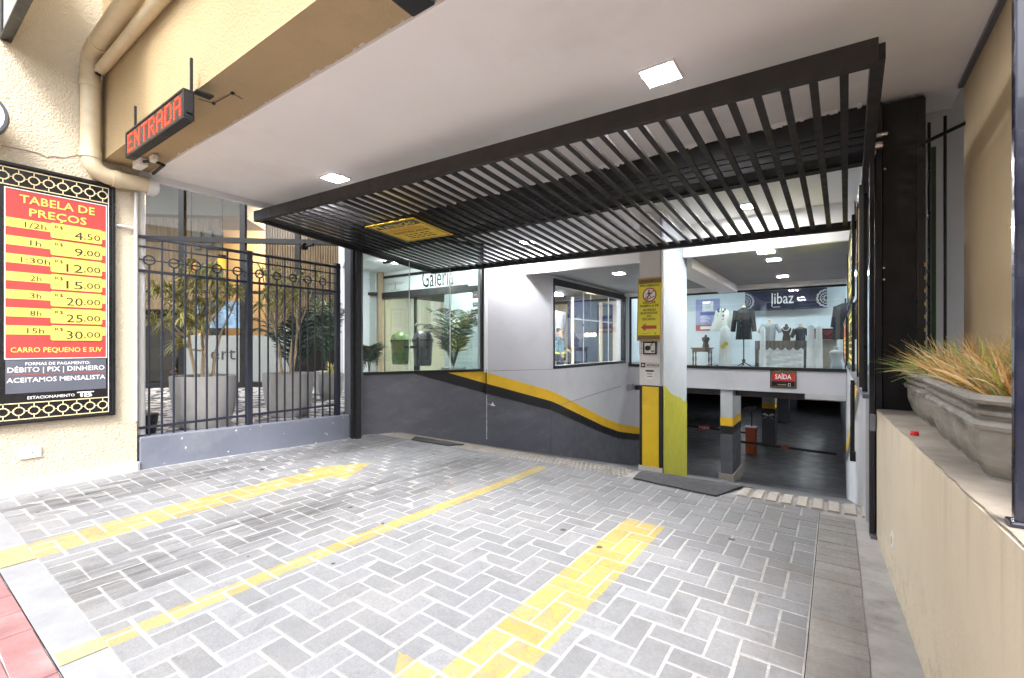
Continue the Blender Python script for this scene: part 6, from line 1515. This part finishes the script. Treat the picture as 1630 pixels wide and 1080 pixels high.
# bright window reflections imitated by pale bars in front of the inside wall
mb = MB()
for k, px in enumerate((238, 259, 280)):
    u = su(px); fc.rect(mb, u-.08, 3.42, u+.08, 3.85, -1.69, -1.66)
for k in range(9): u = su(232+k*6.5); fc.rect(mb, u-.03, 2.75, u+.03, 3.1, -1.69, -1.66)
obj('reflection_bars', mb, 'frosted', ci)
# seated guest behind the glass
def person_seated(loc, rz_, lab):
    t = thing('person', lab, 'person', loc); t.rotation_euler = (0, 0, rz_); ORG[t.name] = Vector()
    pts = [(0, 0, .53), (0, -.02, .72), (0, 0, .92), (0, .02, 1.04), (0, .04, 1.10), (0, .05, 1.18), (0, .05, 1.265),
           (.09, .04, .51), (.10, .44, .54), (.10, .46, .10), (.10, .60, .04), (-.09, .04, .51), (-.02, .46, .58), (.12, .70, .32), (.16, .82, .26),
           (.17, .01, 1.02), (.21, .08, .78), (.12, .30, .70), (-.17, .01, 1.02), (-.21, .08, .78), (-.12, .30, .70)]
    ed = [(0, 1), (1, 2), (2, 3), (3, 4), (4, 5), (5, 6), (0, 7), (7, 8), (8, 9), (9, 10), (0, 11), (11, 12), (12, 13), (13, 14), (3, 15), (15, 16), (16, 17), (3, 18), (18, 19), (19, 20)]
    ra = [(.15, .12), (.13, .10), (.16, .115), (.12, .09), .052, .085, .075, .085, .058, .045, .036, .085, .058, .045, .036, .058, .042, .028, .058, .042, .028]
    pts = [Vector(p) for p in pts]; hand_edges(pts, ed, ra, 17, (-.3, .9, -.1), (0, .1, .9)); hand_edges(pts, ed, ra, 20, (.3, .9, -.1), (0, .1, .9))
    skinned('body', pts, ed, ra, 'skin', t, loc)
    skinned('trousers', [(0, 0, .55), (.09, .04, .52), (.10, .44, .54), (.10, .46, .16), (-.09, .04, .52), (-.02, .46, .58), (.11, .68, .34)], [(0, 1), (1, 2), (2, 3), (0, 4), (4, 5), (5, 6)], [(.17, .14), .105, .08, .07, .105, .08, .07], 'ink_black', t, loc)
    skinned('jacket', [(0, 0, .55), (0, -.02, .72), (0, 0, .92), (0, .02, 1.04), (.175, .01, 1.02), (.215, .08, .78), (.13, .28, .70), (-.175, .01, 1.02), (-.215, .08, .78), (-.13, .28, .70)], [(0, 1), (1, 2), (2, 3), (3, 4), (4, 5), (5, 6), (3, 7), (7, 8), (8, 9)], [(.17, .14), (.155, .12), (.185, .14), (.14, .11), .075, .06, .045, .075, .06, .045], 'cafe_dark', t, loc)
    skinned('hair', [(0, .02, 1.32), (0, -.0, 1.25), (0, -.01, 1.17)], [(0, 1), (1, 2)], [.07, .082, .06], 'hair', t, loc)
    for (x, y, z) in ((.10, .55, 0), (.17, .84, .20)):
        mb = MB(); mb.lathe([(.048, 0), (.052, .04), (.04, .07), (.01, .09)], (x, y, z), 10, .8, 2.2); obj('shoe', mb, 'shoe_brown', t, smooth=True)
q = at(277, 600, line=line_)-fc.en*.9
person_seated((q.x, q.y, TZ), R(115), 'person in black trousers and brown shoes sitting behind the cafe glass')
t = thing('cafe_chair', 'dark cafe chair under the seated guest', 'chair', (q.x, q.y, TZ)); mb = MB(); mb.box(q.x-.22, q.x+.22, q.y-.22, q.y+.22, TZ+.36, TZ+.41); obj('seat', mb, 'dark_wood', t)
for sx_ in (-.19, .19):
    for sy_ in (-.19, .19): mb = MB(); mb.box(q.x+sx_-.018, q.x+sx_+.018, q.y+sy_-.018, q.y+sy_+.018, TZ+.001, TZ+.36); obj('leg', mb, 'dark_wood', t)
mb = MB(); mb.box(q.x+.2, q.x+.23, q.y-.2, q.y+.2, TZ+.42, TZ+.9); obj('backrest', mb, 'dark_wood', t)

# opposite side of the street, seen only as reflections and bounce
ob = thing('building', 'plain pale building across the street', 'building', (-2, -13, 0)); mb = MB(); mb.box(-30, 25, -20, -13, -.06, 7); obj('wall', mb, 'cream_room', ob)
mb = MB()
for i in range(12):
    for j in range(2): x = -26+i*4; mb.box(x, x+2, -13.0, -12.97, 1+j*3, 2.8+j*3)
obj('window', mb, 'frame_black', ob)
# small dry leaf and scraps on the paving
q = at(713, 772, z=.01); t = thing('fallen_leaf', 'small curled brown leaf on the paving near the narrow yellow line', 'leaf', q); mb = MB(); mb.add([q+Vector(v) for v in ((-.03, 0, .004), (0, -.012, .012), (.035, .005, .006), (0, .014, .016))], [(0, 1, 3), (1, 2, 3)]); obj('blade', mb, 'leaf_dry', t)
